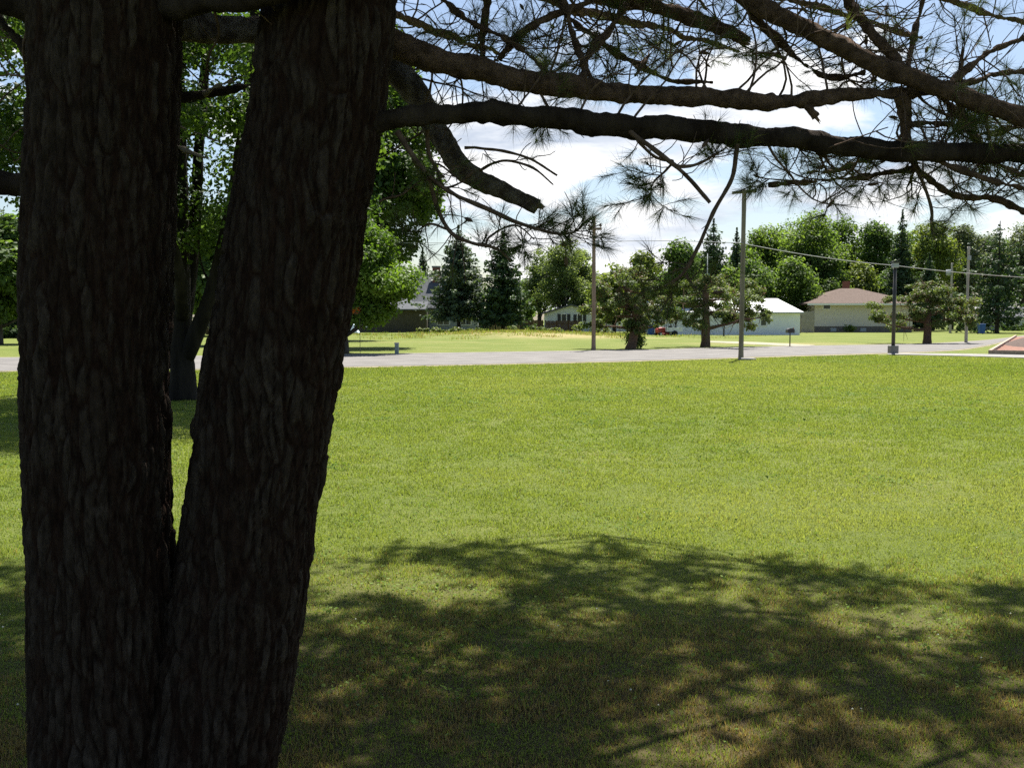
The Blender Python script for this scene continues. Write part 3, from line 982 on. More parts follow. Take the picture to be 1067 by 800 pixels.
# ------------------------------------------------------------------ multi-stemmed shade tree on our side of the street
def shade_tree():
    g = np.random.default_rng(99)
    b = GR(191, 417)
    root = empty('shade_tree', b, 'dark many-stemmed leafy tree on the lawn, seen between the two pine stems', 'tree')
    Y = b[1]
    stems = [
        ([(191, 420, 0), (190, 380, 0), (188, 340, .1), (187, 270, .2), (186, 180, .3), (184, 90, .4), (186, -60, .5)], 13.5, 7),
        ([(194, 372, 0), (207, 340, -.1), (222, 300, -.2), (236, 240, -.3), (250, 160, -.3), (262, 60, -.3), (270, -60, 0)], 9, 4),
        ([(190, 350, .1), (197, 300, .5), (203, 240, .8), (207, 160, 1.0), (214, 60, 1.2), (216, -60, 1.2)], 8, 4),
        ([(188, 360, .0), (170, 310, .5), (140, 240, .9), (110, 150, 1.2), (80, 50, 1.2)], 8, 3),
        ([(190, 330, .0), (186, 280, -.8), (160, 200, -1.4), (130, 110, -2.0), (100, 10, -2.2)], 7, 3),
        ([(210, 335, -.1), (232, 290, .5), (270, 240, 1.0), (310, 190, 1.4), (340, 120, 1.5)], 5, 2),
    ]
    nodes = []
    for k, (pl, r0, r1) in enumerate(stems):
        pts = [P(x, y, Y + dy) - b for x, y, dy in pl]
        tp, tr = catmull(pts, np.linspace(r0, r1, len(pl)) / F * Y, .12)
        if k == 0:
            tr[:6] *= np.linspace(1.18, 1, 6)
        V, Fc = tube(tp, tr, 14, rough=.015, seed=60 + k, fine=14)
        mesh_np('trunk' if k == 0 else 'stem', V, Fc, M['shaded_bark'], root, True)
        nodes.append(tp)
    nodes = np.vstack(nodes)
    cl = []
    c0 = np.array([.1, -.2, 6.6])
    while len(cl) < 118:
        d = norm(g.normal(size=3)) * g.random() ** .4
        c = c0 + d * np.array([4.3, 4.0, 4.2])
        if c[2] < 1.9 + .8 * g.random():
            continue
        s = .50 + .5 * g.random()
        cl.append([*c, s, s, s * .65])
    cl = np.array(cl)
    tb = TB()
    for c in cl:
        q = nodes + np.array([0, 0, .8])
        dist = np.linalg.norm(q - c[:3], axis=1) + 3 * np.clip(nodes[:, 2] - c[2], 0, 9) + 5 * (nodes[:, 2] < 1.7)
        s = nodes[np.argmin(dist)]
        e = c[:3]
        mid = (s + e) / 2 + np.array([g.normal(0, .12), g.normal(0, .12), -.12])
        lp, lr = catmull([s, mid, e], [.035, .022, .006], .15)
        lp = lp + np.stack([fbm(lp * 2, 3, 2), fbm(lp * 2, 5, 2), fbm(lp * 2, 8, 2)], 1) * .07 * np.sin(np.linspace(0, 3.1, len(lp)))[:, None]
        tb.add(*tube(lp, lr, 5))
    tb.build('branch_sprays', M['shaded_bark'], root)
    V, Fc, t = crown_leaves(cl, 78000, .098, g, .2)
    mesh_np('crown', V, Fc, M['leaf_shade'], root, tint=t)


shade_tree()

# ------------------------------------------------------------------ houses and yards
M['siding_grey'] = surf('grey_siding', (.30, .33, .36), (.36, .39, .42), 3, .7, .4, 40, lap=('Z', .2))
M['siding_dark'] = surf('dark_siding', (.060, .055, .040), (.085, .075, .055), 3, .8, lap=('X', .3))
M['siding_white'] = surf('white_siding', (.58, .62, .66), (.66, .70, .73), 3, .7, lap=('Z', .2))
M['siding_beige'] = surf('beige_siding', (.60, .545, .47), (.66, .605, .53), 3, .75, lap=('Z', .22))
M['metal_wall'] = surf('metal_wall', (.74, .76, .80), (.79, .81, .85), 1.5, .5, lap=('X', .3))
M['metal_roof'] = surf('white_metal_roof', (.72, .73, .75), (.80, .81, .82), 1.5, .45, lap=('X', .35))
M['shingle_grey'] = surf('grey_shingle', (.075, .08, .088), (.110, .116, .125), 5, .95, .5, 25, spec=.05)
M['shingle_brown'] = surf('brown_shingle', (.098, .076, .066), (.140, .110, .096), 5, .95, .5, 25, spec=.05)
M['brick'] = surf('red_brick', (.17, .065, .045), (.24, .10, .07), 9, .9, .4, 40)
M['foundation'] = surf('foundation_block', (.13, .115, .10), (.20, .175, .15), 4, .95, .3, 30)
M['white_trim'] = surf('white_trim', (.72, .72, .70), (.80, .80, .78), 4, .6)
M['shutter'] = surf('shutter_paint', (.03, .03, .035), (.05, .05, .055), 6, .6)
M['fence_dark'] = surf('dark_fence_wood', (.050, .030, .025), (.095, .055, .045), 4, .9, lap=('X', .15))
M['fence_grey'] = surf('grey_fence_wood', (.24, .22, .19), (.34, .31, .27), 4, .9, lap=('X', .15))
M['fence_brown'] = surf('brown_fence_wood', (.09, .06, .042), (.15, .105, .075), 4, .9, lap=('X', .15))
M['pole_grey'] = surf('weathered_pole', (.15, .125, .105), (.25, .215, .185), 6, .95, .5, 30, (1, 1, .12))
M['pole_brown'] = surf('brown_pole', (.20, .14, .10), (.33, .24, .18), 6, .95, .5, 30, (1, 1, .12))
M['pole_pale'] = surf('pale_pole', (.34, .30, .26), (.46, .42, .37), 6, .95, .4, 30, (1, 1, .12))
M['dark_metal'] = surf('dark_metal', (.03, .028, .026), (.055, .05, .045), 12, .5, spec=.4)
M['grey_metal'] = surf('grey_metal', (.30, .33, .35), (.38, .41, .43), 8, .5)
M['green_metal'] = surf('pedestal_paint', (.20, .26, .24), (.27, .33, .31), 8, .6)
M['wire'] = surf('wire_sheath', (.36, .36, .36), (.44, .44, .44), 3, .4, spec=.5)
M['porcelain'] = surf('insulator_glaze', (.10, .06, .045), (.16, .10, .07), 10, .25, spec=.6)
M['blue_plastic'] = surf('blue_plastic', (.02, .07, .26), (.03, .10, .32), 5, .5)
M['red_paint'] = surf('red_paint', (.30, .025, .02), (.40, .04, .03), 6, .4, spec=.5)
M['rubber'] = surf('rubber', (.015, .015, .015), (.03, .03, .03), 10, .85)
M['tarp'] = surf('pale_blue_tarp', (.40, .52, .60), (.52, .64, .70), 3, .6, .3, 6)
M['sign_green'] = surf('sign_green', (.0, .24, .17), (.01, .28, .20), 5, .4)
M['orange'] = leafmat('orange_petals', (.45, .12, .01), (.60, .18, .015), (.70, .28, .03), .3)
M['timber'] = surf('pale_timber', (.25, .19, .15), (.35, .275, .22), 6, .9, .4, 30)
M['red_chips'] = surf('red_wood_chips', (.13, .062, .045), (.24, .125, .09), 6, .95, .9, 30)
M['heap_brown'] = surf('heap_brown', (.055, .038, .032), (.10, .07, .058), 8, .97, .9, 26)


def glass():
    m, N, L = nt_new('window_glass')
    out = N.new('ShaderNodeOutputMaterial')
    b = N.new('ShaderNodeBsdfPrincipled')
    tc = N.new('ShaderNodeTexCoord')
    n = noise_node(N, L, 1.5, 2, tc.outputs['Object'])
    r = ramp(N, [(.3, (.02, .025, .03)), (.7, (.06, .07, .075))])
    L.new(n.outputs['Fac'], r.inputs[0])
    L.new(r.outputs[0], b.inputs['Base Color'])
    b.inputs['Roughness'].default_value = .06
    b.inputs['Specular IOR Level'].default_value = .6
    L.new(b.outputs[0], out.inputs[0])
    return m


M['glass'] = glass()


def window(par, x, z, w, h, y=0, frame='white_trim', mull=1, shutters=False):
    """window on a wall facing -y at local (x, z centre)"""
    t = .09
    f = MB()
    f.box(x - w / 2 - t, x + w / 2 + t, y - .05, y + .0, z + h / 2, z + h / 2 + t)
    f.box(x - w / 2 - t, x + w / 2 + t, y - .07, y + .0, z - h / 2 - t, z - h / 2)
    for s in (-1, 1):
        a = x + s * (w / 2 + t / 2)
        f.box(a - t / 2, a + t / 2, y - .045, y + .0, z - h / 2, z + h / 2)
    for k in range(mull):
        a = x - w / 2 + w * (k + 1) / (mull + 1)
        f.box(a - .035, a + .035, y - .04, y + .0, z - h / 2, z + h / 2)
    fr = f.build('window', M[frame], par)
    for k in range(mull + 1):
        a0, a1 = x - w / 2 + w * k / (mull + 1), x - w / 2 + w * (k + 1) / (mull + 1)
        MB().box(a0, a1, y - .015, y + .0, z - h / 2, z + h / 2).build('pane', M['glass'], fr)
    if shutters:
        for s in (-1, 1):
            a = x + s * (w / 2 + t + .22)
            MB().box(a - .2, a + .2, y - .04, y, z - h / 2 - .05, z + h / 2 + .05).build('shutter', M['shutter'], par)
    return fr


def roof_gable_x(x0, x1, y0, y1, ze, zr, th=.16):
    """ridge along x"""
    ym = (y0 + y1) / 2
    m = MB()
    V = [(x, y, z) for x in (x0, x1) for (y, z) in ((y0, ze), (ym, zr), (y1, ze), (y1, ze - th), (ym, zr - th), (y0, ze - th))]
    m.add(V, [(0, 6, 7, 1), (1, 7, 8, 2), (2, 8, 9, 3), (3, 9, 10, 4), (4, 10, 11, 5), (5, 11, 6, 0), (0, 1, 4, 5), (1, 2, 3, 4), (6, 11, 10, 7), (7, 10, 9, 8)])
    return m


def roof_hip(x0, x1, y0, y1, ze, zr, inset, th=.18):
    ym = (y0 + y1) / 2
    V = [(x0, y0, ze), (x1, y0, ze), (x1, y1, ze), (x0, y1, ze), (x0 + inset, ym, zr), (x1 - inset, ym, zr), (x0, y0, ze - th), (x1, y0, ze - th), (x1, y1, ze - th), (x0, y1, ze - th)]
    m = MB()
    m.add(V, [(0, 1, 5, 4), (1, 2, 5), (2, 3, 4, 5), (3, 0, 4), (0, 6, 7, 1), (1, 7, 8, 2), (2, 8, 9, 3), (3, 9, 6, 0), (6, 9, 8, 7)])
    return m


def HX(px, Y):
    return (px - CX) / F * Y


def HZ(py, Y):
    return P(CX, py, Y)[2]


# grey house with brick chimney, dark garage wing
Y = 118.
gh = empty('grey_house', (HX(447, Y), Y, 0), 'grey house with dark garage wing and brick chimney behind the spruce', 'house')
W1 = HX(498, Y) - HX(447, Y)
we = HZ(321, Y)
MB().box(0, W1, 0, 9, -.2, we).build('wall', M['siding_grey'], gh)
roof_gable_x(-2.0, W1 + .4, -.6, 9.6, we + .02, HZ(286, Y + 4.5)).build('roof', M['shingle_grey'], gh)
for s_, d_ in ((.03, .1), (W1 - .13, .1)):
    gm = MB()
    zt_ = HZ(286, Y + 4.5) - .22
    gm.add([(s_, .05, we), (s_, 8.95, we), (s_, 4.5, zt_), (s_ + d_, .05, we), (s_ + d_, 8.95, we), (s_ + d_, 4.5, zt_)], [(0, 1, 2), (5, 4, 3), (0, 2, 5, 3), (1, 4, 5, 2), (0, 3, 4, 1)])
    gm.build('gable', M['siding_grey'], gh)
ch = MB().box(.2, 1.1, 3.2, 4.0, HZ(300, Y + 4), HZ(279, Y + 3.5)).build('chimney', M['brick'], gh)
MB().box(.12, 1.18, 3.12, 4.08, HZ(279, Y + 3.5), HZ(278, Y + 3.5) + .08).build('chimney_cap', M['concrete'], ch)
window(gh, HX(462, Y) - HX(447, Y), HZ(333, Y), 1.35, 1.15, 0)
window(gh, HX(485.5, Y) - HX(447, Y), HZ(333, Y), 1.15, 1.15, 0)
W2 = HX(362, Y) - HX(447, Y)
MB().box(W2, -.01, -2.6, 8, -.2, HZ(323, Y)).build('garage_wing', M['siding_dark'], gh)
roof_gable_x(W2 - .4, -.05, -3.1, 8.6, HZ(322, Y - 3), HZ(309, Y + 2.5)).build('garage_roof', M['shingle_grey'], gh)
window(gh, W2 + 2.2, 1.25, .9, 1.1, -2.6, mull=0)
# orange hanging basket and pale tarp by the garage
Y = 44.5
b = empty('flower_basket', (HX(371.5, Y), Y, HZ(325, Y)), 'orange flowers in a basket hung on a stake beside the bright maple', 'flower basket')
b.scale = (.45, .45, .45)
zg_ = -HZ(325, Y) / .45
MB().cyl(0, 0, -.25, .05, .22, .32).build('basket', M['fence_brown'], b)
MB().cyl(.36, 0, zg_ - .05, .55, .025).tube([(.36, 0, .5), (.2, 0, .62), (0, 0, .55), (0, 0, .0)], [.02] * 4, 6).build('stake', M['dark_metal'], b)
V, Fc, t = crown_leaves(np.array([[0, 0, .12, .42, .42, .32]]), 260, .16, rng, .4)
mesh_np('blossoms', V, Fc, M['orange'], b, tint=t)
Y = 112.
tv = np.array([(-.9, -.7, 0), (.9, -.7, 0), (.9, .7, 0), (-.9, .7, 0), (-.35, -.15, 1.15), (.3, -.1, 1.0), (.3, .2, 1.0), (-.3, .2, 1.1)])
m_ = MB()
m_.add(tv, [(0, 1, 5, 4), (1, 2, 6, 5), (2, 3, 7, 6), (3, 0, 4, 7), (4, 5, 6, 7), (0, 3, 2, 1)])
o = tag(m_.build('tarp', M['tarp'], bevel=.08), 'pale blue tarp draped over a heap beside the dark garage wing', 'tarp')
o.location = (HX(368, Y), Y - 1, 0)

# white gabled house (gable towards the street)
Y = 122.
mh = empty('white_house', (HX(570, Y), Y, 0), 'white low-gabled house with black-shuttered windows behind the dark fence', 'house')
WX = lambda p: HX(p, Y) - HX(570, Y)
pk, el, er = HZ(318.5, Y), HZ(326, Y), HZ(326, Y)
MB().prism([(0, -.2), (WX(622), -.2), (WX(622), el), (WX(595), pk), (0, el)], 0, 11).build('wall', M['siding_white'], mh)
rf = MB()
th = .16
for (xa, za, xb, zb) in ((-.5, el - .14, WX(595), pk + .02), (WX(622) + .5, el - .14, WX(595), pk + .02)):
    rf.prism([(xa, za), (xb, zb), (xb, zb + th), (xa, za + th)], -.5, 11.4)
rf.build('roof', M['shingle_grey'], mh)
window(mh, WX(587.5), HZ(331, Y), .55, .8, 0, shutters=True, mull=0)
window(mh, WX(604), HZ(331.5, Y), .55, .8, 0, shutters=True, mull=0)
MB().box(WX(622) + .01, WX(660), 2, 9, -.2, HZ(330, Y)).build('side_wing', M['siding_white'], mh)
roof_gable_x(WX(622) + .02, WX(662), 1.4, 9.6, HZ(329.5, Y), HZ(321, Y + 5)).build('wing_roof', M['shingle_grey'], mh)


def board_fence(name, pa, pb, zt, mat, label, Ya, Yb, n, cat='fence'):
    A, B = np.array([HX(pa, Ya), Ya, 0]), np.array([HX(pb, Yb), Yb, 0])
    Ln = np.linalg.norm(B - A)
    r = empty(name, A, label, cat, rz=math.atan2(B[1] - A[1], B[0] - A[0]))
    m = MB()
    k, x = 0, 0.0
    g = np.random.default_rng(int(pa + 900))
    while x < Ln:
        m.box(x, min(x + .135, Ln), -.012, .012, .05, zt + g.normal(0, .02))
        x += .15
    m.build('boards', M[mat], r)
    q = MB()
    q.box(0, Ln, .014, .06, .3, .39).build('rail', M[mat], r)
    MB().box(0, Ln, .014, .06, zt - .4, zt - .31).build('rail', M[mat], r)
    for t in np.linspace(.05, Ln - .05, n):
        MB().box(t - .05, t + .05, .062, .16, -.1, zt + .05).build('post', M[mat], r)
    return r


board_fence('board_fence', 499, 566, 1.4, 'fence_dark', 'dark brown board fence between the second spruce and white house', 114, 116, 5)
board_fence('board_fence', 568, 604, 1.35, 'fence_dark', 'dark reddish board fence under the black-shuttered windows', 116, 116, 4)
board_fence('board_fence', 834.5, 848, 2.4, 'fence_grey', 'tall grey board fence between shed and beige house', 112, 114, 3)
board_fence('board_fence', -60, 40, 1.5, 'fence_brown', 'brown board fence at the far left beneath the spruce', 98, 98, 8)
board_fence('board_fence', 185, 262, 1.3, 'fence_brown', 'brown board fence glimpsed between the pine stems', 98, 99, 6)

# white metal shed
Y = 98.
sh = empty('metal_shed', (HX(686, Y), Y, 0), 'long white metal shed with bright low roof behind the spreading pine', 'shed')
SW = HX(833, Y) - HX(686, Y)
se = HZ(325.5, Y)
MB().box(0, SW, 0, 19, -.2, se).build('wall', M['metal_wall'], sh)
zr = HZ(311, Y + 9.5)
gb = MB()
for s, d in ((.02, 1), (SW - .02, -1)):
    gb.add([(s, .05, se), (s, 18.95, se), (s, 9.5, zr - .2), (s + d * .1, .05, se), (s + d * .1, 18.95, se), (s + d * .1, 9.5, zr - .2)], [(0, 1, 2), (5, 4, 3), (0, 2, 5, 3), (1, 4, 5, 2), (0, 3, 4, 1)])
    gb.build('gable', M['metal_wall'], sh)
    gb = MB()
roof_gable_x(-.25, SW + .25, -.35, 19.35, se + .04, zr, .12).build('roof', M['metal_roof'], sh)
MB().box(-.25, SW + .25, -.42, -.352, se - .1, se + .03).build('gutter', M['grey_metal'], sh)
window(sh, HX(795, Y) - HX(686, Y), HZ(336, Y), .5, .55, 0, frame='white_trim', mull=0)
dr = MB().box(HX(768, Y) - HX(686, Y), HX(777, Y) - HX(686, Y), -.04, 0, .02, 2.0).build('door', M['metal_wall'], sh)
MB().box(HX(775.5, Y) - HX(686, Y), HX(775.5, Y) - HX(686, Y) + .08, -.1, -.04, .95, 1.02).build('handle', M['dark_metal'], dr)

# beige house with hip roof
Y = 117.
bh = empty('beige_house', (HX(848, Y), Y, 0), 'beige ranch house with brown hip roof behind the low wide pine', 'house')
BW = HX(950, Y) - HX(848, Y)
be = HZ(317.5, Y)
fz = HZ(340, Y)
MB().box(0, BW, 0, 9.5, fz, be).build('wall', M['siding_beige'], bh)
MB().box(.04, BW - .04, .04, 9.4, -.2, fz - .003).build('foundation', M['foundation'], bh)
roof_hip(-1.2, BW + .8, -1.0, 10.5, be + .16, HZ(300.5, Y + 4.7), 5.7).build('roof', M['shingle_brown'], bh)
MB().box(-1.15, BW + .75, -1.04, -1.003, be - .06, be + .14).build('fascia', M['white_trim'], bh)
window(bh, HX(860.5, Y) - HX(848, Y), HZ(319.8, Y), .78, .45, 0, mull=0)
for q in (868, 899):
    MB().box(HX(q, Y) - HX(848, Y) - .35, HX(q, Y) - HX(848, Y) + .35, -.0, .038, .1, .5).build('vent', M['grey_metal'], bh)
c2 = MB().box(5.3, 6.0, 5.8, 6.5, HZ(305, Y + 6), HZ(293, Y + 6)).build('chimney', M['brick'], bh)
# pale house beyond the corner spruce
Y = 138.
ph = empty('pale_house', (HX(1044, Y), Y, 0), 'pale bungalow partly hidden behind the big corner spruce', 'house')
MB().box(0, 12, 0, 8, -.2, HZ(331, Y)).build('wall', M['siding_white'], ph)
roof_gable_x(-.5, 12.5, -.6, 8.6, HZ(330.6, Y), HZ(320, Y + 4)).build('roof', M['shingle_grey'], ph)
window(ph, 1.6, 1.1, 1.2, .8, 0)
window(ph, 5.5, 1.1, 1.2, .8, 0)
shrub(1058, 344, 16, 337, 'leaf_dark', 'dark hedge in front of the pale bungalow', None, 900, .2, 20, name='hedge', Y=130)
shrub(296 + 640 - 52 + 0, 346, 8, 337, 'leaf_mid', 'small bush against the foundation of the beige house', None, 500, .16, 21, Y=115.5)


def bin_(px, Y, label, w=.62, h=1.05):
    r = empty('wheelie_bin', (HX(px, Y), Y, 0), label, 'bin', 'blue bins')
    m = MB()
    m.add([(-w * .4, -w * .4, .06), (w * .4, -w * .4, .06), (w * .4, w * .4, .06), (-w * .4, w * .4, .06), (-w / 2, -w / 2, h), (w / 2, -w / 2, h), (w / 2, w / 2, h), (-w / 2, w / 2, h)],
          [(0, 3, 2, 1), (4, 5, 6, 7), (0, 1, 5, 4), (1, 2, 6, 5), (2, 3, 7, 6), (3, 0, 4, 7)])
    m.build('body', M['blue_plastic'], r, bevel=.03)
    MB().box(-w * .54, w * .54, -w * .54, w * .56, h + .003, h + .07).build('lid', M['blue_plastic'], r, bevel=.03)
    for s in (-1, 1):
        a = MB().tube([(s * w * .36, w * .4, .11), (s * w * .47, w * .4, .11)], [.11, .11], 12)
        a.build('wheel', M['rubber'], r)
    return r


bin_(678, 94, 'blue bin standing by the red mower at the shed end', .68, 1.0)
bin_(1022, 104, 'blue bin in the shade beneath the big corner spruce', .62, 1.0)

# red riding mower
Y = 93.
rm = empty('riding_mower', (HX(691, Y), Y, 0), 'small red riding mower parked at the end of the white shed', 'riding mower', rz=R(25))
MB().prism([(-.75, .28), (.05, .28), (.05, .72), (-.1, .8), (-.65, .74), (-.78, .6)], -.26, .26).build('hood', M['red_paint'], rm, bevel=.05)
MB().box(.05, .8, -.3, .3, .26, .42).build('chassis', M['red_paint'], rm, bevel=.04)
MB().prism([(.3, .42), (.75, .42), (.82, .95), (.72, .97), (.64, .56), (.3, .56)], -.22, .22).build('seat', M['rubber'], rm, bevel=.03)
MB().tube([(.02, 0, .72), (.18, 0, .95)], [.02, .02], 8).tube([(.18 + .0, .17 * math.cos(t), .95 + .05 * math.sin(t)) for t in np.linspace(0, 6.28, 14)], [.018] * 14, 6).build('steering_wheel', M['rubber'], rm)
MB().box(-.45, .35, -.5, .5, .1, .25).build('mower_deck', M['red_paint'], rm, bevel=.04)
for (x, r_) in ((-.55, .17), (.5, .26)):
    for s in (-1, 1):
        wb = MB().tube([(x, s * .28, r_), (x, s * .46, r_)], [r_, r_], 18).build('wheel', M['rubber'], rm)
        MB().tube([(x, s * .455, r_), (x, s * .47, r_)], [r_ * .5, r_ * .5], 12).build('rim', M['white_trim'], wb)
# white trailer next to it
ut = empty('utility_trailer', (HX(700.5, Y), Y, 0), 'low white utility trailer standing beside the red mower', 'trailer', rz=R(12))
tb_ = MB().box(-.75, .75, -.55, .55, .40, .46)
tb_.box(-.75, .75, -.55, -.51, .46, .78).box(-.75, .75, .51, .55, .46, .78).box(-.75, -.71, -.51, .51, .46, .78).box(.71, .75, -.51, .51, .46, .78)
tb_.build('bed', M['white_trim'], ut)
MB().tube([(-.75, 0, .4), (-1.5, 0, .36)], [.035, .035], 8).build('drawbar', M['dark_metal'], ut)
for s in (-1, 1):
    MB().tube([(0, s * .58, .25), (0, s * .72, .25)], [.25, .25], 16).build('wheel', M['rubber'], ut)

# ------------------------------------------------------------------ poles, wires, small street things
GPOL = 'poles along the street'


def pole_tube(b, h, r0, r1, mat, root, lean=(0, 0)):
    zz = np.linspace(-.2, h, 30)
    pts = np.stack([zz * lean[0], zz * lean[1], zz], 1)
    V, Fc = tube(pts, np.linspace(r0, r1, 30), 14, rough=.006, seed=int(h * 10), fine=7)
    return mesh_np('pole', V, Fc, M[mat], root, True)


bA = GR(772, 374.5)
hA = P(773, 198, bA[1])[2]
pa = empty('utility_pole', bA, 'grey wooden pole with one plain crossarm on the near road edge', 'utility pole', GPOL)
pole_tube(bA, hA, .10, .082, 'pole_grey', pa, (.005, 0))
za = P(773, 201, bA[1])[2]
w_ = 12.5 / F * bA[1]
ca = MB().add([(-w_, -.20, za - .075), (w_, -.20, za + .0), (w_, -.11, za + .0), (-w_, -.11, za - .075), (-w_, -.20, za + .03), (w_, -.20, za + .105), (w_, -.11, za + .105), (-w_, -.11, za + .03)],
              [(0, 3, 2, 1), (4, 5, 6, 7), (0, 1, 5, 4), (1, 2, 6, 5), (2, 3, 7, 6), (3, 0, 4, 7)])
mm = MB()
mm.add([(-w_, -.20, za - .075), (w_, -.20, za + .0), (w_, -.11, za + .0), (-w_, -.11, za - .075), (-w_, -.20, za + .03), (w_, -.20, za + .105), (w_, -.11, za + .105), (-w_, -.11, za + .03)],
       [(0, 3, 2, 1), (4, 5, 6, 7), (0, 1, 5, 4), (1, 2, 6, 5), (2, 3, 7, 6), (3, 0, 4, 7)])
mm.build('crossarm', M['pole_grey'], pa)
MB().tube([(.3, -.12, za + .0), (.05, -.13, za - .32)], [.02, .02], 6).build('brace', M['dark_metal'], pa)
st = MB()
st.add(*(lambda q: (q[0] * np.array([.34, .22, .11]), q[1]))((np.array([(math.cos(a) * c, math.sin(a) * c, s) for (c, s) in ((1, 0), (1.05, .4), (.7, .85), (.15, 1.0)) for a in np.linspace(0, 5.6, 9)]), [tuple([r * 9 + k, r * 9 + (k + 1) % 9, r * 9 + 9 + (k + 1) % 9, r * 9 + 9 + k]) for r in range(3) for k in range(9)] + [tuple(range(27, 36))])))
o = tag(st.build('stone', M['concrete'], smooth=True), 'pale stone lying in the grass at the foot of the grey pole', 'stone')
o.location = GR(778.5, 375.2)

bB = GR(618.5, 365)
hB = P(618.5, 229, bB[1])[2]
pb = empty('utility_pole', bB, 'brown wooden pole with short crossarm and insulators across the road', 'utility pole', GPOL)
pole_tube(bB, hB, .112, .085, 'pole_brown', pb, (-.002, 0))
zb_ = P(618, 239, bB[1])[2]
MB().box(-.32, .36, -.22, -.12, zb_ - .05, zb_ + .07).build('crossarm', M['pole_brown'], pb)
for x, z in ((-.27, zb_ + .07), (.30, zb_ + .07), (.0, hB)):
    MB().cyl(x, -.17 if x else 0, z, z + .06, .02).cyl(x, -.17 if x else 0, z + .05, z + .13, .06, .075).cyl(x, -.17 if x else 0, z + .13, z + .2, .05, .035).build('insulator', M['porcelain'], pb, True)
MB().tube([(.17, -.13, zb_ - .9), (.17, -.13, zb_ - .55)], [.085, .085], 12).build('cutout_box', M['grey_metal'], pb)

bC = GR(930.5, 368.5)
hC = P(931, 279, bC[1])[2]
pc = empty('lamp_post', bC, 'short dark post on a concrete block with box lantern', 'lamp post', GPOL)
MB().box(-.19, .19, -.19, .19, -.1, .38).build('concrete_base', M['concrete'], pc, bevel=.03)
MB().cyl(.0, 0, .38, hC, .085, .07).build('post', M['dark_metal'], pc, True)
ln = MB().box(-.13, .13, -.13, .13, hC, hC + .22).build('lantern', M['grey_metal'], pc, bevel=.02)
MB().box(-.17, .17, -.17, .17, hC + .222, hC + .27).build('cap', M['dark_metal'], ln)

bD = GR(1006.5, 357)
hD = P(1007, 257, bD[1])[2]
pd = empty('utility_pole', bD, 'plain pale pole without crossarm beside the low wide pine', 'utility pole', GPOL)
pole_tube(bD, hD, .105, .085, 'pole_pale', pd)
MB().box(-.1, .1, -.2, -.11, hD - .9, hD - .6).build('bracket', M['grey_metal'], pd)
YE = 112.
pe = empty('utility_pole', (HX(989.5, YE), YE, 0), 'distant pole with a pale transformer can behind the low wide pine', 'utility pole', GPOL)
hE = HZ(274, YE)
pole_tube(None, hE, .15, .11, 'pole_pale', pe)
MB().cyl(-.36, 0, HZ(287, YE), HZ(281, YE), .27).build('transformer', M['grey_metal'], pe, True)


def wire(a, b, sag, label, r=.016):
    t = np.linspace(0, 1, 40)
    pts = a[None, :] * (1 - t[:, None]) + b[None, :] * t[:, None]
    pts[:, 2] -= sag * 4 * t * (1 - t)
    V, Fc = tube(pts, np.full(40, r), 6)
    return tag(mesh_np('overhead_wire', V, Fc, M['wire'], smooth=True), label, 'wire', 'overhead wires')


wB = P(618.5, 252.5, bB[1] - .16)
wA = P(773, 253.5, bA[1] - .13)
wC = P(931, 276.5, bC[1])
wire(P(60, 249, 62), wB, .12, 'thin pale wire running from the leafy trees to the brown pole')
wire(wB, wA, -.08, 'thin pale wire between the brown pole and the grey crossarm pole')
wire(wA, wC, .10, 'thin pale wire sloping from the grey crossarm pole to the dark lamp post')
wire(wC, P(1120, 291, 55), .12, 'thin pale wire leaving the dark lamp post past the corner spruce')

# antenna mast behind the spreading pine
Y = 96.
am = empty('antenna_mast', (HX(736, Y), Y, 0), 'thin pale antenna mast poking up behind the spreading pine', 'antenna')
MB().cyl(0, 0, 0, HZ(264, Y), .05, .035).build('mast', M['grey_metal'], am, True)
aa = MB().tube([(-.5, 0, HZ(268, Y)), (.5, 0, HZ(268, Y))], [.02, .02], 6)
for x in (-.4, -.2, 0, .2, .4):
    aa.tube([(x, -.3, HZ(268, Y) + .02), (x, .3, HZ(268, Y) + .02)], [.012, .012], 5)
aa.build('antenna_array', M['grey_metal'], am)
MB().box(-.18, .18, -.1, .1, HZ(291, Y), HZ(285, Y)).build('junction_box', M['tarp'], am)

# mailbox
bM = GR(823, 361)
mb = empty('mailbox', bM, 'black roadside mailbox on a thin post in front of the shed', 'mailbox')
MB().cyl(0, 0, -.1, .78, .035, .035, 8).build('post', M['dark_metal'], mb)
pr = [(-.19 + 0, .78), (.19, .78), (.19, .95)] + [(.19 * math.cos(a), .95 + .10 * math.sin(a)) for a in np.linspace(.3, 2.85, 8)] + [(-.19, .95)]
bx_ = MB().prism(pr, -.26, .26).build('box', M['dark_metal'], mb)
MB().box(.195, .21, -.05, .12, .9, 1.08).build('flag', M['red_paint'], bx_)
# cable pedestal
b = GR(413.5, 369.3)
pedestal = empty('cable_pedestal', b, 'small grey-green cable pedestal on the far road edge', 'utility pedestal')
MB().box(-.085, .085, -.085, .085, -.05, .46).build('body', M['green_metal'], pedestal, bevel=.015)
MB().box(-.1, .1, -.1, .1, .462, .53).build('cap', M['grey_metal'], pedestal, bevel=.015)
# street sign past the picture edge
Y = 62.
sg = empty('street_sign', (HX(1079, Y), Y, 0), 'green street name sign at the picture edge in front of the corner spruce', 'street sign')
MB().cyl(0, 0, -.1, HZ(297, Y), .035).build('post', M['grey_metal'], sg)
MB().box(-.83, .5, -.06, -.04, HZ(306, Y), HZ(299, Y)).build('sign_plate', M['sign_green'], sg)

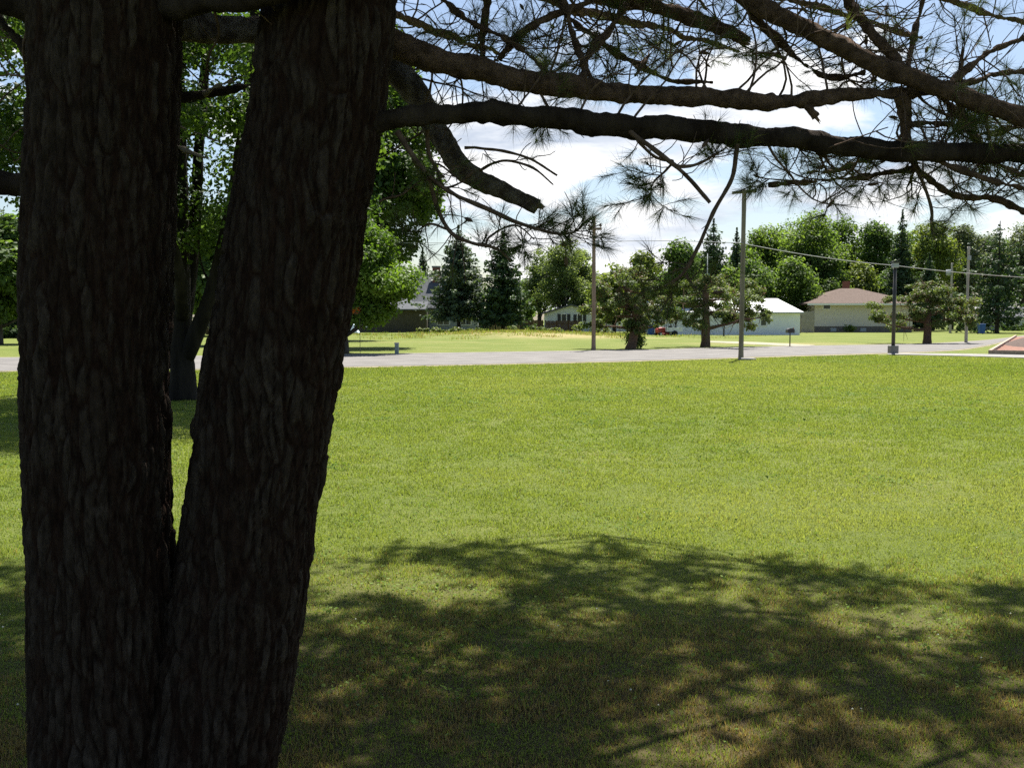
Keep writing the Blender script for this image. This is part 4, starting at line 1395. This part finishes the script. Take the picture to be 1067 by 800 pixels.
# chip-covered bed with timber edging at the right
bed = empty('planting_bed', GR(1031, 369.5), 'timber-edged bed of red wood chips with dark brown heap by the footpath', 'planting bed')
o_ = np.array(bed.location)
A_, B_, C_, D_ = GR(1031.5, 369.3) - o_, GR(1058.5, 351.5) - o_, GR(1180, 351.5) - o_, GR(1180, 372) - o_
n = 26
uu, vv = np.meshgrid(np.linspace(0, 1, n), np.linspace(0, 1, n))
Q = (A_[None] * (1 - uu.ravel())[:, None] + D_[None] * uu.ravel()[:, None]) * (1 - vv.ravel())[:, None] + (B_[None] * (1 - uu.ravel())[:, None] + C_[None] * uu.ravel()[:, None]) * vv.ravel()[:, None]
Q[:, 2] = .06 + .03 * fbm(Q * 1.3, 4, 3)
i = (np.arange(n - 1)[:, None] * n + np.arange(n - 1)[None, :]).ravel()
mesh_np('wood_chips', Q, np.stack([i, i + 1, i + n + 1, i + n], 1), M['red_chips'], bed, True)
for a, c in ((A_, B_), (A_, D_)):
    d = norm(c - a)
    s = np.cross(d, [0, 0, 1]) * .07
    q = MB()
    q.add([a - s, c - s, c + s, a + s, a - s + [0, 0, .2], c - s + [0, 0, .2], c + s + [0, 0, .2], a + s + [0, 0, .2]], [(0, 3, 2, 1), (4, 5, 6, 7), (0, 1, 5, 4), (1, 2, 6, 5), (2, 3, 7, 6), (3, 0, 4, 7)])
    q.build('edging', M['timber'], bed)
n = 30
uu, vv = np.meshgrid(np.linspace(-1, 1, n), np.linspace(-1, 1, n))
rr = np.sqrt(uu ** 2 + vv ** 2)
hc = (GR(1092, 361) - o_)
Q = np.stack([hc[0] + uu * 2.6 + vv * 3.0, hc[1] + vv * 8.5, -.05 + .75 * np.clip(1 - rr ** 1.5, 0, 1) + .0 * uu], 2).reshape(-1, 3)
Q[:, 2] += .10 * fbm(Q * 1.1, 6, 3) * np.clip(1.1 - rr.ravel(), 0, 1)
i = (np.arange(n - 1)[:, None] * n + np.arange(n - 1)[None, :]).ravel()
mesh_np('brown_heap', Q, np.stack([i, i + 1, i + n + 1, i + n], 1), M['heap_brown'], bed, True)  # low mound in a dark brown tone

# ------------------------------------------------------------------ the foreground pine
PB = P(150, 400, 3.0)
PB[2] = 0
pine = empty('pine_tree', (PB[0], PB[1], 0), 'big double-stemmed pine with dark rough bark and long spreading limbs in front', 'tree')
PO = np.array([PB[0], PB[1], 0])


def bark_stem(cols, Yd, seed, top_pts, knots=()):
    pts = [P(x, y, Yd) for x, y, hw in cols]
    rad = [hw / F * Yd for x, y, hw in cols]
    pts = pts + [np.array(q[:3]) for q in top_pts]
    rad = rad + [q[3] for q in top_pts]
    pts, rad = np.array(pts) - PO, np.array(rad)
    # fine rings where the camera sees bark, coarse above
    lo, lr = catmull(pts[:len(cols)], rad[:len(cols)], .0055)
    hi, hr = catmull(pts[len(cols) - 1:], rad[len(cols) - 1:], .08)
    tp, tr = np.vstack([lo, hi[1:]]), np.concatenate([lr, hr[1:]])
    n = 300
    V, Fc = tube(tp, tr, n, cap=False)
    m = len(tp)
    ctr = np.repeat(tp, n, 0)
    D = norm(V - ctr)
    # bark: long scaly plates between wandering fissures, one sliding over the next
    q = V + np.stack([fbm(V * 6, seed, 2), fbm(V * 6, seed + 4, 2), .6 * fbm(V * 6, seed + 5, 2)], 1) * .016
    ed, ch_ = plates(q * np.array([36, 36, 5.0]), seed + 1)
    ed2, ch2 = plates(q * np.array([60, 60, 16]), seed + 2)
    f3 = fbm(q * np.array([80, 80, 50]), seed + 3, 2)
    d = .012 * np.clip(ed * 3.4, 0, 1) * (.35 + .65 * ch_) + .005 * np.clip(ed2 * 4, 0, 1) * (.3 + .7 * ch2) + .0016 * f3
    d = d + .006 * (ch_ > .975) * np.clip(ed * 4, 0, 1)
    for kx, ky in knots:                                  # healed branch knots
        kp = P(kx, ky, Yd - .2) - PO
        r_ = np.linalg.norm((V - kp) * np.array([1, .6, .8]), axis=1)
        d = d + .020 * np.exp(-(r_ / .055) ** 2) - .022 * np.exp(-(r_ / .022) ** 2)
    lump = fbm(V * np.array([2.6, 2.6, 1.8]), seed + 8, 2) * .005
    V = V + D * (d - .016 + lump)[:, None]
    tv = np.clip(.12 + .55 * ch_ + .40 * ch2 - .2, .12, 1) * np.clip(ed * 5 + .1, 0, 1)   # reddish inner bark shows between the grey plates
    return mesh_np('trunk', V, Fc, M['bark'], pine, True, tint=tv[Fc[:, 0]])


left_cols = [(116, 905, 92), (113, 850, 82), (111, 800, 79), (108, 700, 76), (105, 590, 74), (102, 500, 74), (100, 400, 74.5), (101, 300, 77), (105, 200, 77), (109, 100, 77), (111, 0, 76), (112, -80, 76)]
right_cols = [(186, 905, 104), (198, 850, 92), (211, 800, 80), (232, 700, 77), (251, 600, 72), (266, 500, 70), (281, 400, 72), (299, 300, 71), (315, 200, 70), (332, 100, 70), (343, 0, 69), (351, -80, 68)]
LT = P(112, -80, 2.95)
RT = P(351, -80, 3.02)
left_top = [(LT[0] + .0, 2.95, 4.2, .19), (LT[0] - .12, 3.0, 6.5, .15), (LT[0] - .15, 3.0, 9, .10), (LT[0] - .2, 3.0, 11.6, .03)]
right_top = [(RT[0] + .16, 3.1, 4.2, .17), (RT[0] + .5, 3.25, 6.5, .13), (RT[0] + .7, 3.3, 8.8, .085), (RT[0] + .8, 3.3, 11.0, .025)]
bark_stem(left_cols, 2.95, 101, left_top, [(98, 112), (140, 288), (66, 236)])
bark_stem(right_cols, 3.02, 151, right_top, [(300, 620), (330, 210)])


# ---- needles
def tufts(pos, ax, g, k=58, ln=.072, wd=.0012, spread=1.25, back=.05):
    """bursts of needles at pos along axis ax; thin triangles"""
    n = len(pos)
    pos = np.repeat(pos, k, 0)
    ax = np.repeat(norm(ax), k, 0)
    N_ = n * k
    rnd = norm(g.normal(size=(N_, 3)))
    per = norm(np.cross(ax, rnd))
    ph = np.abs(g.normal(.55, .38, N_)) * spread
    d = ax * np.cos(ph)[:, None] + per * np.sin(ph)[:, None]
    b = pos - ax * (g.random(N_) * back)[:, None]
    l_ = ln * (.6 + .55 * g.random(N_))
    sd = norm(np.cross(d, norm(g.normal(size=(N_, 3))))) * wd * .5
    tip = b + d * l_[:, None] + np.array([0, 0, -.06]) * (l_ ** 1.0)[:, None]
    V = np.stack([b - sd, b + sd, tip], 1).reshape(-1, 3)
    t = np.clip(np.repeat(g.random(n) * .7 + .1, k) + g.normal(0, .12, N_), 0, 1)
    return V, np.arange(3 * N_).reshape(-1, 3), t


def open_sky(px, py):
    """rows of the sky window that stay free of random twigs"""
    a = (px > 425) & (px < 770) & (py > 148)
    a |= (px > 690) & (px < 850) & (py > 76) & (py < 140)
    a |= (px > 850) & (px < 925) & (py > 108) & (py < 150)
    a |= (py > 222)
    a |= (px > 745) & (px < 812) & (py > 168)
    a |= (px > 560) & (px < 700) & (py > 108)
    return bool(a)


class Spray:
    """twigs and needles that grow from one limb"""

    def __init__(s, g):
        s.g, s.tb, s.tp, s.ta = g, TB(), [], []

    def twig(s, p, d, ln, r, lev, bare=.25, check=True, curl=.55, wd=None):
        g = s.g
        n = max(4, int(ln / .035))
        pts = [np.array(p, float)]
        d = norm(d)
        bend = norm(np.cross(d, g.normal(size=3))) * curl * 1.5
        for k in range(n):
            d = norm(d + bend * (ln / n) * 6.0 + g.normal(0, .13, 3) + np.array([0, 0, .05]))
            if g.random() < .24:
                bend = norm(np.cross(d, g.normal(size=3))) * curl
            pts.append(pts[-1] + d * ln / n)
        pts = np.array(pts)
        if check:
            px, py, dep = PROJ(pts[[n // 2, -1]])
            if any(open_sky(px[k], py[k]) for k in range(2) if dep[k] > .3 and -20 < px[k] < 1090):
                return False
        s.tb.add(*tube(pts, np.linspace(r, max(.0012, r * .4), len(pts)), 5, cap=False))
        if lev > 0:
            for k in range(g.integers(2, 5)):
                j = int(g.integers(n // 4, n))
                side = norm(np.cross(d, g.normal(size=3)))
                dd = norm(pts[min(j + 1, n)] - pts[j - 1]) * .6 + side * .8
                s.twig(pts[j], dd, ln * (.35 + .35 * g.random()), r * .6, lev - 1, bare, check, curl)
        if g.random() > bare:
            s.tp.append(pts[-1])
            s.ta.append(d)
            if g.random() < .3 and n > 4:
                s.tp.append(pts[-3])
                s.ta.append(norm(d + g.normal(0, .5, 3)))
        elif g.random() < .05:                            # dry cone or bud knot at a bare tip
            q = pts[-1]
            s.tb.add(*tube(np.array([q - d * .012, q, q + d * .012, q + d * .024]), np.array([.003, .0065, .006, .002]), 6))
        return True

    def build(s, parent, k=56, ln=.072, wd=.0012, twig_mat='twig'):
        if s.tb.n:
            s.tb.build('twig_sprays', M[twig_mat], parent)
        if s.tp:
            V, Fc, t = tufts(np.array(s.tp), np.array(s.ta), s.g, k, ln, wd)
            mesh_np('needles', V, Fc, M['needles'], parent, tint=t)


def limb(path, widths, seed, twigs=0, tl=(.25, .55), lev=1, bare=.55, mat='limb_bark', from_=.1, cutend=False, rough=.0075, check=True, n=20, label=None, name='branch'):
    """path (px, py, Y); widths in px of the photograph"""
    g = np.random.default_rng(9000 + seed)
    pts = np.array([P(*q) for q in path]) - PO
    rad = np.array([.90 * w / 2 / F * q[2] for w, q in zip(widths, path)])
    tp, tr = catmull(pts, rad, max(.006, min(.009, min(rad) * .5)))
    jit = np.stack([fbm(tp * 5, seed + k, 2) for k in (1, 21, 41)], 1) * (.010 if rad[0] > .02 else .008)
    tp = tp + jit * np.minimum(1, np.linspace(0, 8, len(tp)))[:, None]
    V, Fc = tube(tp, tr, n, rough=rough, seed=seed, fine=48)
    o = mesh_np(name, V, Fc, M[mat], pine, True)
    if label:
        o['label'] = label
    if cutend:                                            # torn end with a paler splintered face
        e, d = tp[-1], norm(tp[-1] - tp[-4])
        sp_ = MB()
        u = norm(np.cross(d, [0, 0, 1]))
        v = np.cross(d, u)
        for k in range(9):
            a = g.random() * 6.3
            q = e + (u * math.cos(a) + v * math.sin(a)) * tr[-1] * .6 * g.random() ** .5
            sp_.tube([q - d * .01, q + d * (.008 + .02 * g.random())], [tr[-1] * .35, tr[-1] * .08], 6)
        sp_.build('broken_end', M['cut'], o)
    s = Spray(g)
    for k in range(twigs):
        j = int(len(tp) * (from_ + (1 - from_) * g.random())) - 1
        T = norm(tp[min(j + 2, len(tp) - 1)] - tp[max(j - 2, 0)])
        for tr_ in range(6):
            side = norm(np.cross(T, g.normal(size=3)))
            if s_twig(s, tp[j] + side * tr[j] * .6, side * .9 + T * (.2 + .5 * g.random()), tl[0] + (tl[1] - tl[0]) * g.random(), max(.0016, min(.0045, tr[j] * .26)), lev, bare, check):
                break
    s.build(o)
    return o


def s_twig(s, p, d, ln, r, lev, bare, check):
    d = np.array(d, float)
    d[1] = abs(d[1]) if check else d[1]                  # free growth leans away from the shaded near side
    # twigs are grown in world space for the free-sky test, then kept in the tree's own space
    n0, t0 = len(s.tb.V), len(s.tp)
    ok = s.twig(p + PO, d, ln, r, lev, bare, check)
    for k in range(n0, len(s.tb.V)):
        s.tb.V[k] = s.tb.V[k] - PO
    for k in range(t0, len(s.tp)):
        s.tp[k] = s.tp[k] - PO
    return ok


limb([(345, 133, 3.02), (405, 127, 3.0), (470, 121, 3.02), (560, 121, 3.05), (640, 130, 3.1), (740, 138, 3.15), (840, 148, 3.2), (930, 155, 3.25), (1067, 160, 3.35), (1200, 170, 3.5), (1350, 150, 3.7)],
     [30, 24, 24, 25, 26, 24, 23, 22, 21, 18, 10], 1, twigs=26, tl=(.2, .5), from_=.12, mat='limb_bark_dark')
limb([(345, 20, 3.15), (412, 48, 3.2), (450, 64, 3.2), (520, 80, 3.22), (590, 88, 3.25), (650, 98, 3.3), (720, 103, 3.3), (800, 107, 3.32), (850, 103, 3.35), (900, 97, 3.38), (945, 94, 3.4), (1000, 84, 3.45)],
     [34, 31, 29, 28, 25, 23, 20, 18, 16, 14, 12, 7], 2, twigs=24, tl=(.2, .55), from_=.08)
limb([(838, 104, 3.34), (850, 121, 3.33)], [10, 7], 3, cutend=True)
limb([(120, 22, 3.05), (190, 29, 3.3), (275, 31, 3.42), (340, 40, 3.5), (400, 66, 3.5), (430, 96, 3.48), (458, 140, 3.45), (488, 178, 3.42), (530, 200, 3.4), (561, 213, 3.38)],
     [34, 31, 30, 33, 33, 29, 26, 24, 20, 17], 4, twigs=14, tl=(.15, .35), from_=.4, mat='lichen', cutend=True, label='thick broken limb with pale lichen, snapped short', rough=.006)
limb([(560, -110, 3.6), (680, -50, 3.55), (760, -15, 3.5), (800, 10, 3.45), (870, 44, 3.4), (930, 74, 3.35), (1000, 100, 3.3), (1067, 122, 3.25), (1160, 160, 3.2), (1260, 200, 3.2)],
     [30, 28, 24, 22, 22, 22, 21, 20, 16, 8], 5, twigs=20, tl=(.2, .5), from_=.3)
limb([(420, -80, 3.7), (560, -30, 3.75), (640, 0, 3.75), (700, 11, 3.7), (740, 24, 3.68), (779, 41, 3.65)], [24, 20, 17, 17, 16, 14], 6, twigs=12, tl=(.2, .5), from_=.3, cutend=True, label='broken-off limb ending in the air')
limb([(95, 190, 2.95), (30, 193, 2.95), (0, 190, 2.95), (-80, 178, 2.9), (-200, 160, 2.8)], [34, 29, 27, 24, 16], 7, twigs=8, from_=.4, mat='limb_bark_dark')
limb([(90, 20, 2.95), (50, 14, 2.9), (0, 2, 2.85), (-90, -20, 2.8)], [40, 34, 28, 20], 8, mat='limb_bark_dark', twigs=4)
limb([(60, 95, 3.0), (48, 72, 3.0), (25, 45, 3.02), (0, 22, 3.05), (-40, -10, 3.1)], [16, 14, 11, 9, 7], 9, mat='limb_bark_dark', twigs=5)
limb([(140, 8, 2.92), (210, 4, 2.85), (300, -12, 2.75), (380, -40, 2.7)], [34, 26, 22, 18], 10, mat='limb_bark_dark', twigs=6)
limb([(165, 108, 3.05), (210, 100, 3.15), (240, 94, 3.2), (262, 88, 3.25)], [14, 10, 8, 5], 11, mat='limb_bark_dark')
limb([(150, 120, 3.0), (178, 128, 3.05), (205, 138, 3.1), (238, 152, 3.1)], [5, 4, 3, 2], 12, mat='dead_twig', label='dead pale twig without needles', n=7)
limb([(150, 145, 3.0), (178, 151, 3.02), (203, 160, 3.05), (218, 164, 3.05)], [5, 4.5, 3, 1.5], 13, mat='dead_twig', label='dead pale twig without needles', n=7)
limb([(212, 98, 3.15), (225, 90, 3.1), (243, 82, 3.1)], [4, 3, 2], 14, mat='dead_twig', n=7, label='dead pale twig without needles')
# secondary branches on the right
limb([(938, 98, 3.38), (944, 118, 3.4), (947, 145, 3.42), (955, 172, 3.45), (968, 187, 3.45), (990, 202, 3.45), (1013, 206, 3.45), (1034, 206, 3.45), (1067, 221, 3.45), (1110, 240, 3.5)], [13, 13, 11, 10, 9, 8, 7, 7, 6, 4], 15, twigs=34, tl=(.12, .35), bare=.2)
limb([(985, 92, 3.33), (1003, 74, 3.4), (1026, 57, 3.45), (1067, 39, 3.5), (1130, 15, 3.6)], [9, 8, 7, 6, 4], 16, twigs=18, tl=(.15, .4))
limb([(878, -40, 3.6), (886, 0, 3.55), (902, 27, 3.5), (922, 52, 3.45), (945, 76, 3.38)], [13, 12, 11, 10, 9], 17, twigs=12, tl=(.15, .4))
limb([(966, -40, 3.6), (960, 0, 3.6), (952, 40, 3.55), (944, 80, 3.4)], [7, 7, 6, 6], 18, twigs=10, tl=(.15, .4))
limb([(990, 97, 3.3), (1010, 88, 3.45), (1034, 78, 3.55), (1080, 74, 3.6), (1140, 66, 3.7)], [8, 7, 6, 5, 4], 19, twigs=16, tl=(.15, .4))
limb([(772, 0, 3.5), (780, 14, 3.5), (808, 42, 3.55), (834, 64, 3.6), (866, 79, 3.6), (900, 76, 3.6)], [8, 7, 7, 6, 5, 3], 20, twigs=14, tl=(.12, .3))
limb([(935, 152, 3.25), (975, 168, 3.3), (1020, 184, 3.3), (1067, 196, 3.35), (1120, 205, 3.4)], [8, 7, 6, 5, 3], 21, twigs=20, tl=(.12, .32), bare=.2)
limb([(955, 176, 3.45), (905, 184, 3.5), (862, 190, 3.5), (825, 191, 3.5), (800, 192, 3.5)], [5, 4.5, 4, 3, 2], 22, twigs=20, tl=(.08, .24), bare=.15)
limb([(950, 130, 3.4), (985, 128, 3.5), (1025, 140, 3.55), (1067, 132, 3.6), (1120, 130, 3.7)], [6, 5, 4, 4, 3], 23, twigs=22, tl=(.12, .32))
# hanging twigs in the sky window
def hang(path, w, seed, tips, side=6, mat='twig'):
    """a named twig with short sprigs; tips: number of tufted sprigs near its end"""
    g = np.random.default_rng(9500 + seed)
    o = limb(path, w, 200 + seed, n=7, rough=.0012, mat=mat, name='twig')
    tp, _ = catmull(np.array([P(*q) for q in path]) - PO, np.zeros(len(path)), .01)
    s = Spray(g)
    for k in range(side + tips):
        j = int(len(tp) * ((.15 + .8 * g.random()) if k < side else (.72 + .28 * g.random()))) - 1
        T = norm(tp[min(j + 2, len(tp) - 1)] - tp[max(j - 2, 0)])
        sd = norm(np.cross(T, g.normal(size=3)))
        s_twig(s, tp[j], sd + T * .6, .05 + .10 * g.random(), .0018, 0 if k < side else 1, .75 if k < side else .2, False)
    s.build(o, 56, .072, .0012)
    return o


hang([(769, 142, 3.15), (768, 160, 3.15), (764, 184, 3.15), (748, 213, 3.15), (737, 238, 3.15), (729, 260, 3.15), (714, 287, 3.15), (698, 299, 3.15), (684, 305, 3.15)], [6, 5.5, 5, 4.8, 4.4, 4, 3.4, 2.6, 1.6], 1, 8, 6)
hang([(714, 287, 3.15), (720, 297, 3.12), (728, 303, 3.1), (738, 304, 3.1)], [3.5, 3, 2.5, 1.5], 2, 3, 3)
hang([(655, 136, 3.1), (664, 143, 3.08), (684, 157, 3.05), (704, 173, 3.05), (722, 192, 3.05), (738, 211, 3.05)], [7, 6, 5.5, 5, 5, 4.5], 3, 0, 6)
hang([(664, 146, 3.08), (676, 160, 3.1), (688, 166, 3.15), (700, 168, 3.2), (692, 178, 3.2), (680, 190, 3.2), (677, 206, 3.2)], [4, 3.5, 3, 3, 3, 2.5, 2], 4, 10, 4)
hang([(704, 173, 3.05), (722, 172, 3.1), (740, 165, 3.15), (752, 158, 3.2)], [3.5, 3, 2.5, 1.5], 5, 5, 4)
hang([(414, 137, 3.0), (441, 178, 3.0), (476, 204, 3.0), (515, 220, 3.0), (553, 236, 3.0), (580, 243, 3.0), (600, 241, 3.0), (612, 230, 3.0)], [7, 6, 5, 4.5, 4, 3.5, 3, 2], 6, 9, 12)
hang([(441, 178, 3.0), (450, 195, 3.02), (457, 220, 3.05), (470, 244, 3.05), (490, 255, 3.05), (506, 258, 3.05), (520, 263, 3.05), (532, 273, 3.05)], [5, 5, 5, 4.5, 4, 4, 3.5, 2.5], 7, 5, 9)
hang([(506, 258, 3.05), (512, 248, 3.05), (524, 240, 3.1), (540, 236, 3.12), (556, 250, 3.12)], [3.5, 3, 3, 2.5, 2], 8, 6, 3)
hang([(484, 154, 3.2), (505, 157, 3.2), (527, 159, 3.2), (553, 167, 3.2), (580, 184, 3.2)], [4, 3.5, 3.5, 3, 2], 9, 0, 2)
hang([(500, 178, 3.3), (514, 170, 3.25), (531, 167, 3.2), (556, 176, 3.2), (576, 194, 3.2)], [4, 3.5, 3.5, 3, 2], 10, 0, 3)
hang([(428, 158, 3.0), (447, 190, 3.1), (456, 172, 3.1), (478, 186, 3.1)], [5, 4, 3, 2], 11, 1, 5)
hang([(445, 136, 3.1), (447, 160, 3.1), (456, 178, 3.1), (464, 196, 3.1), (486, 188, 3.1)], [5, 4.5, 4, 3, 2], 12, 2, 6)
hang([(470, 240, 3.05), (452, 233, 3.05), (440, 238, 3.05), (432, 246, 3.05)], [3, 3, 2.5, 2], 13, 4, 2)
hang([(395, 210, 3.05), (405, 206, 3.05), (420, 202, 3.05), (436, 190, 3.05)], [2.5, 2.5, 2, 2], 14, 2, 3)
hang([(840, 190, 3.5), (800, 186, 3.5), (790, 184, 3.5), (786, 182, 3.5)], [2.5, 2, 2, 2], 15, 6, 0)
hang([(853, 191, 3.5), (862, 200, 3.5), (862, 214, 3.5)], [2, 1.8, 1.5], 16, 1, 1)
hang([(946, 150, 3.4), (968, 210, 3.4), (970, 235, 3.4), (975, 250, 3.4)], [5, 4, 3, 2], 17, 3, 5)
hang([(560, 90, 3.25), (572, 116, 3.2), (583, 113, 3.2)], [4, 3, 2], 18, 3, 3)
# criss-cross twiggy branches over the centre top
for k, (pl, w) in enumerate([
    ([(440, -30, 3.6), (464, 0, 3.6), (492, 22, 3.55), (527, 41, 3.5), (559, 67, 3.4), (575, 84, 3.3)], [6, 6, 6, 5.5, 5, 4]),
    ([(510, -30, 3.7), (508, 0, 3.7), (506, 30, 3.7), (504, 60, 3.6), (500, 76, 3.4)], [10, 9, 9, 8, 7]),
    ([(520, 62, 3.5), (534, 45, 3.5), (559, 25, 3.5), (585, 13, 3.55), (623, 1, 3.6), (670, -20, 3.6)], [7, 7, 7, 7, 7, 6]),
    ([(578, -25, 3.5), (585, 0, 3.5), (597, 41, 3.5), (608, 66, 3.45), (617, 86, 3.4)], [8, 8, 7, 6, 5]),
    ([(570, -10, 3.8), (597, 22, 3.8), (629, 48, 3.8), (664, 67, 3.8), (699, 83, 3.8), (742, 86, 3.8)], [5, 5, 5, 4.5, 4, 2]),
    ([(665, -12, 3.7), (651, 10, 3.7), (629, 38, 3.6), (612, 60, 3.5), (606, 84, 3.4)], [9, 9, 8, 7, 6]),
    ([(715, 14, 3.7), (700, 36, 3.7), (680, 52, 3.7), (660, 82, 3.6)], [5, 5, 4, 3]),
    ([(720, -10, 4.2), (745, 20, 4.2), (778, 50, 4.2), (820, 62, 4.2)], [4, 4, 3, 2]),
]):
    limb(pl, w, 40 + k, twigs=11, tl=(.12, .36), bare=.3, from_=.2)
# more distant limbs of the same tree, reaching out behind
for k, (pl, w) in enumerate([
    ([(330, -60, 3.3), (480, -40, 4.2), (600, 10, 5.0), (690, 30, 5.6), (770, 55, 6.2)], [24, 16, 10, 7, 4]),
    ([(360, -60, 3.3), (560, -60, 4.4), (740, -20, 5.2), (860, 10, 5.6), (960, 40, 6.0)], [24, 16, 10, 7, 4]),
    ([(380, -90, 3.3), (700, -90, 4.2), (900, -30, 4.8), (1020, 10, 5.2), (1110, 40, 5.6)], [24, 16, 10, 7, 4]),
    ([(980, 100, 3.35), (1010, 130, 3.9), (1040, 170, 4.4), (1090, 190, 4.8)], [9, 8, 6, 4]),
    ([(940, 150, 3.3), (900, 168, 4.0), (870, 178, 4.5), (840, 180, 4.8)], [7, 6, 4, 3]),
    ([(330, 0, 3.3), (400, 10, 4.2), (470, 40, 5.0), (520, 56, 5.6)], [16, 10, 7, 4]),
]):
    limb(pl, w, 60 + k, twigs=16, tl=(.25, .6), lev=1, bare=.3, from_=.35, n=10)

# ---- crown above and around the frame: it throws the shade on the lawn
SX = -math.sin(SUN_AZ) / math.tan(SUN_EL)
SY = -math.cos(SUN_AZ) / math.tan(SUN_EL)


def shade_want(gx_, gy_):
    """how much of the crown should stand between the sun and this lawn spot (read off the photograph)"""
    px, py, dep = PROJ(np.array([gx_, gy_, 0.0]))
    px, py = px[0], py[0]
    if gy_ < 3.3:
        return .55 if gy_ < 1.2 else (.75 if gx_ < .2 else .30)
    edge = np.interp(px, [-200, 0, 30, 300, 400, 480, 560, 700, 760, 900, 1000, 1067, 1300], [585, 590, 600, 580, 572, 566, 574, 576, 582, 594, 600, 596, 596])
    if py < edge:
        return 0.0
    v = .62 if py < edge + 70 else .98
    for (x, y, rx, ry, a) in [(440, 616, 95, 22, -.9), (585, 652, 85, 20, -.7), (845, 716, 80, 22, -.9), (725, 758, 85, 44, -1.0), (960, 640, 90, 18, -.6), (990, 772, 110, 32, -.95), (350, 606, 50, 16, -.7), (690, 690, 60, 16, -.6), (560, 715, 40, 10, -.3), (1040, 655, 60, 16, -.4),
                              (640, 592, 110, 16, .4), (420, 720, 120, 60, .5), (985, 706, 90, 20, .5), (830, 660, 80, 16, .3), (520, 590, 60, 8, .2), (15, 690, 30, 80, .3)]:
        q = ((px - x) / rx) ** 2 + ((py - y) / ry) ** 2
        v += a * math.exp(-q)
    return v


g = np.random.default_rng(404)
C0 = np.array([0.2, 3.6, 7.6])
limbs_pts = []
for k in range(26):
    az = k * 2.399 + g.normal(0, .2)
    z0 = 4.0 + 5.6 * (k / 26) + g.normal(0, .2)
    st_ = left_top if k % 2 else right_top
    zs = [q[2] for q in st_]
    s = np.array([np.interp(z0, zs, [q[i_] for q in st_]) for i_ in (0, 1)] + [z0])
    Lr = (6.3 - .42 * max(0, z0 - 5)) * (.85 + .25 * g.random())
    fwd = max(0, math.sin(az))
    e = s + np.array([math.cos(az) * Lr, math.sin(az) * Lr * (1 + .15 * fwd), .2 + .9 * g.random() + .10 * fwd * Lr])
    mid = (s + e) / 2 + np.array([g.normal(0, .25), g.normal(0, .25), .45])
    q3 = s * .25 + e * .75 + np.array([g.normal(0, .2), g.normal(0, .2), .25])
    lp, lr = catmull([s, s * .75 + e * .25 + np.array([0, 0, .3]), mid, q3, e], [.06, .05, .04, .025, .008], .08)
    px, py, dep = PROJ(lp)
    bad = (dep > .4) & (px > -30) & (px < 1100) & (py > 5)
    if bad.sum() > 3:
        lp = lp + np.array([0, 0, 1.0]) * np.linspace(0, 1.6, len(lp))[:, None]
    V, Fc = tube(lp - PO, lr, 10, rough=.004, seed=k, fine=30)
    mesh_np('branch', V, Fc, M['limb_bark'], pine, True)
    limbs_pts.append(lp)
LP = np.vstack(limbs_pts)
clp = []
tries = 0
while len(clp) < 2900 and tries < 90000:
    tries += 1
    d = norm(g.normal(size=3)) * g.random() ** .42
    c = C0 + d * np.array([7.2, 7.6, 4.2])
    if c[2] < 4.3 or (c[2] > 8 and g.random() < .3):
        continue
    px, py, dep = PROJ(c)
    if dep[0] > .2 and -60 < px[0] < 1130 and py[0] > -40 * 3 / max(dep[0], .5):
        continue
    if g.random() > shade_want(c[0] + SX * c[2], c[1] + SY * c[2]):
        continue
    clp.append(c)
clp = np.array(clp)
tb, tp_, ta_ = TB(), [], []
for c in clp:
    dd = np.linalg.norm(LP - c, axis=1)
    s = LP[np.argmin(dd)]
    mid = (s + c) / 2 + g.normal(0, .06, 3) - np.array([0, 0, .08])
    pts, rr = catmull([s, mid, c], [.014, .010, .004], .12)
    tb.add(*tube(pts - PO, rr, 5, cap=False))
    for k in range(11):
        d = norm(g.normal(size=3) * np.array([1, 1, .5]) + np.array([0, 0, .25]))
        e = c + d * (.10 + .26 * g.random())
        tb.add(*tube(np.array([c, (c + e) / 2 + g.normal(0, .015, 3), e]) - PO, np.array([.005, .004, .002]), 4, cap=False))
        tp_.append(e - PO)
        ta_.append(d)
tb.build('twig_sprays', M['twig'], pine)
V, Fc, t = tufts(np.array(tp_), np.array(ta_), g, 46, .13, .0092, 1.3, .12)
mesh_np('crown', V, Fc, M['needles'], pine, tint=t)
print('crown clumps', len(clp), 'tries', tries)
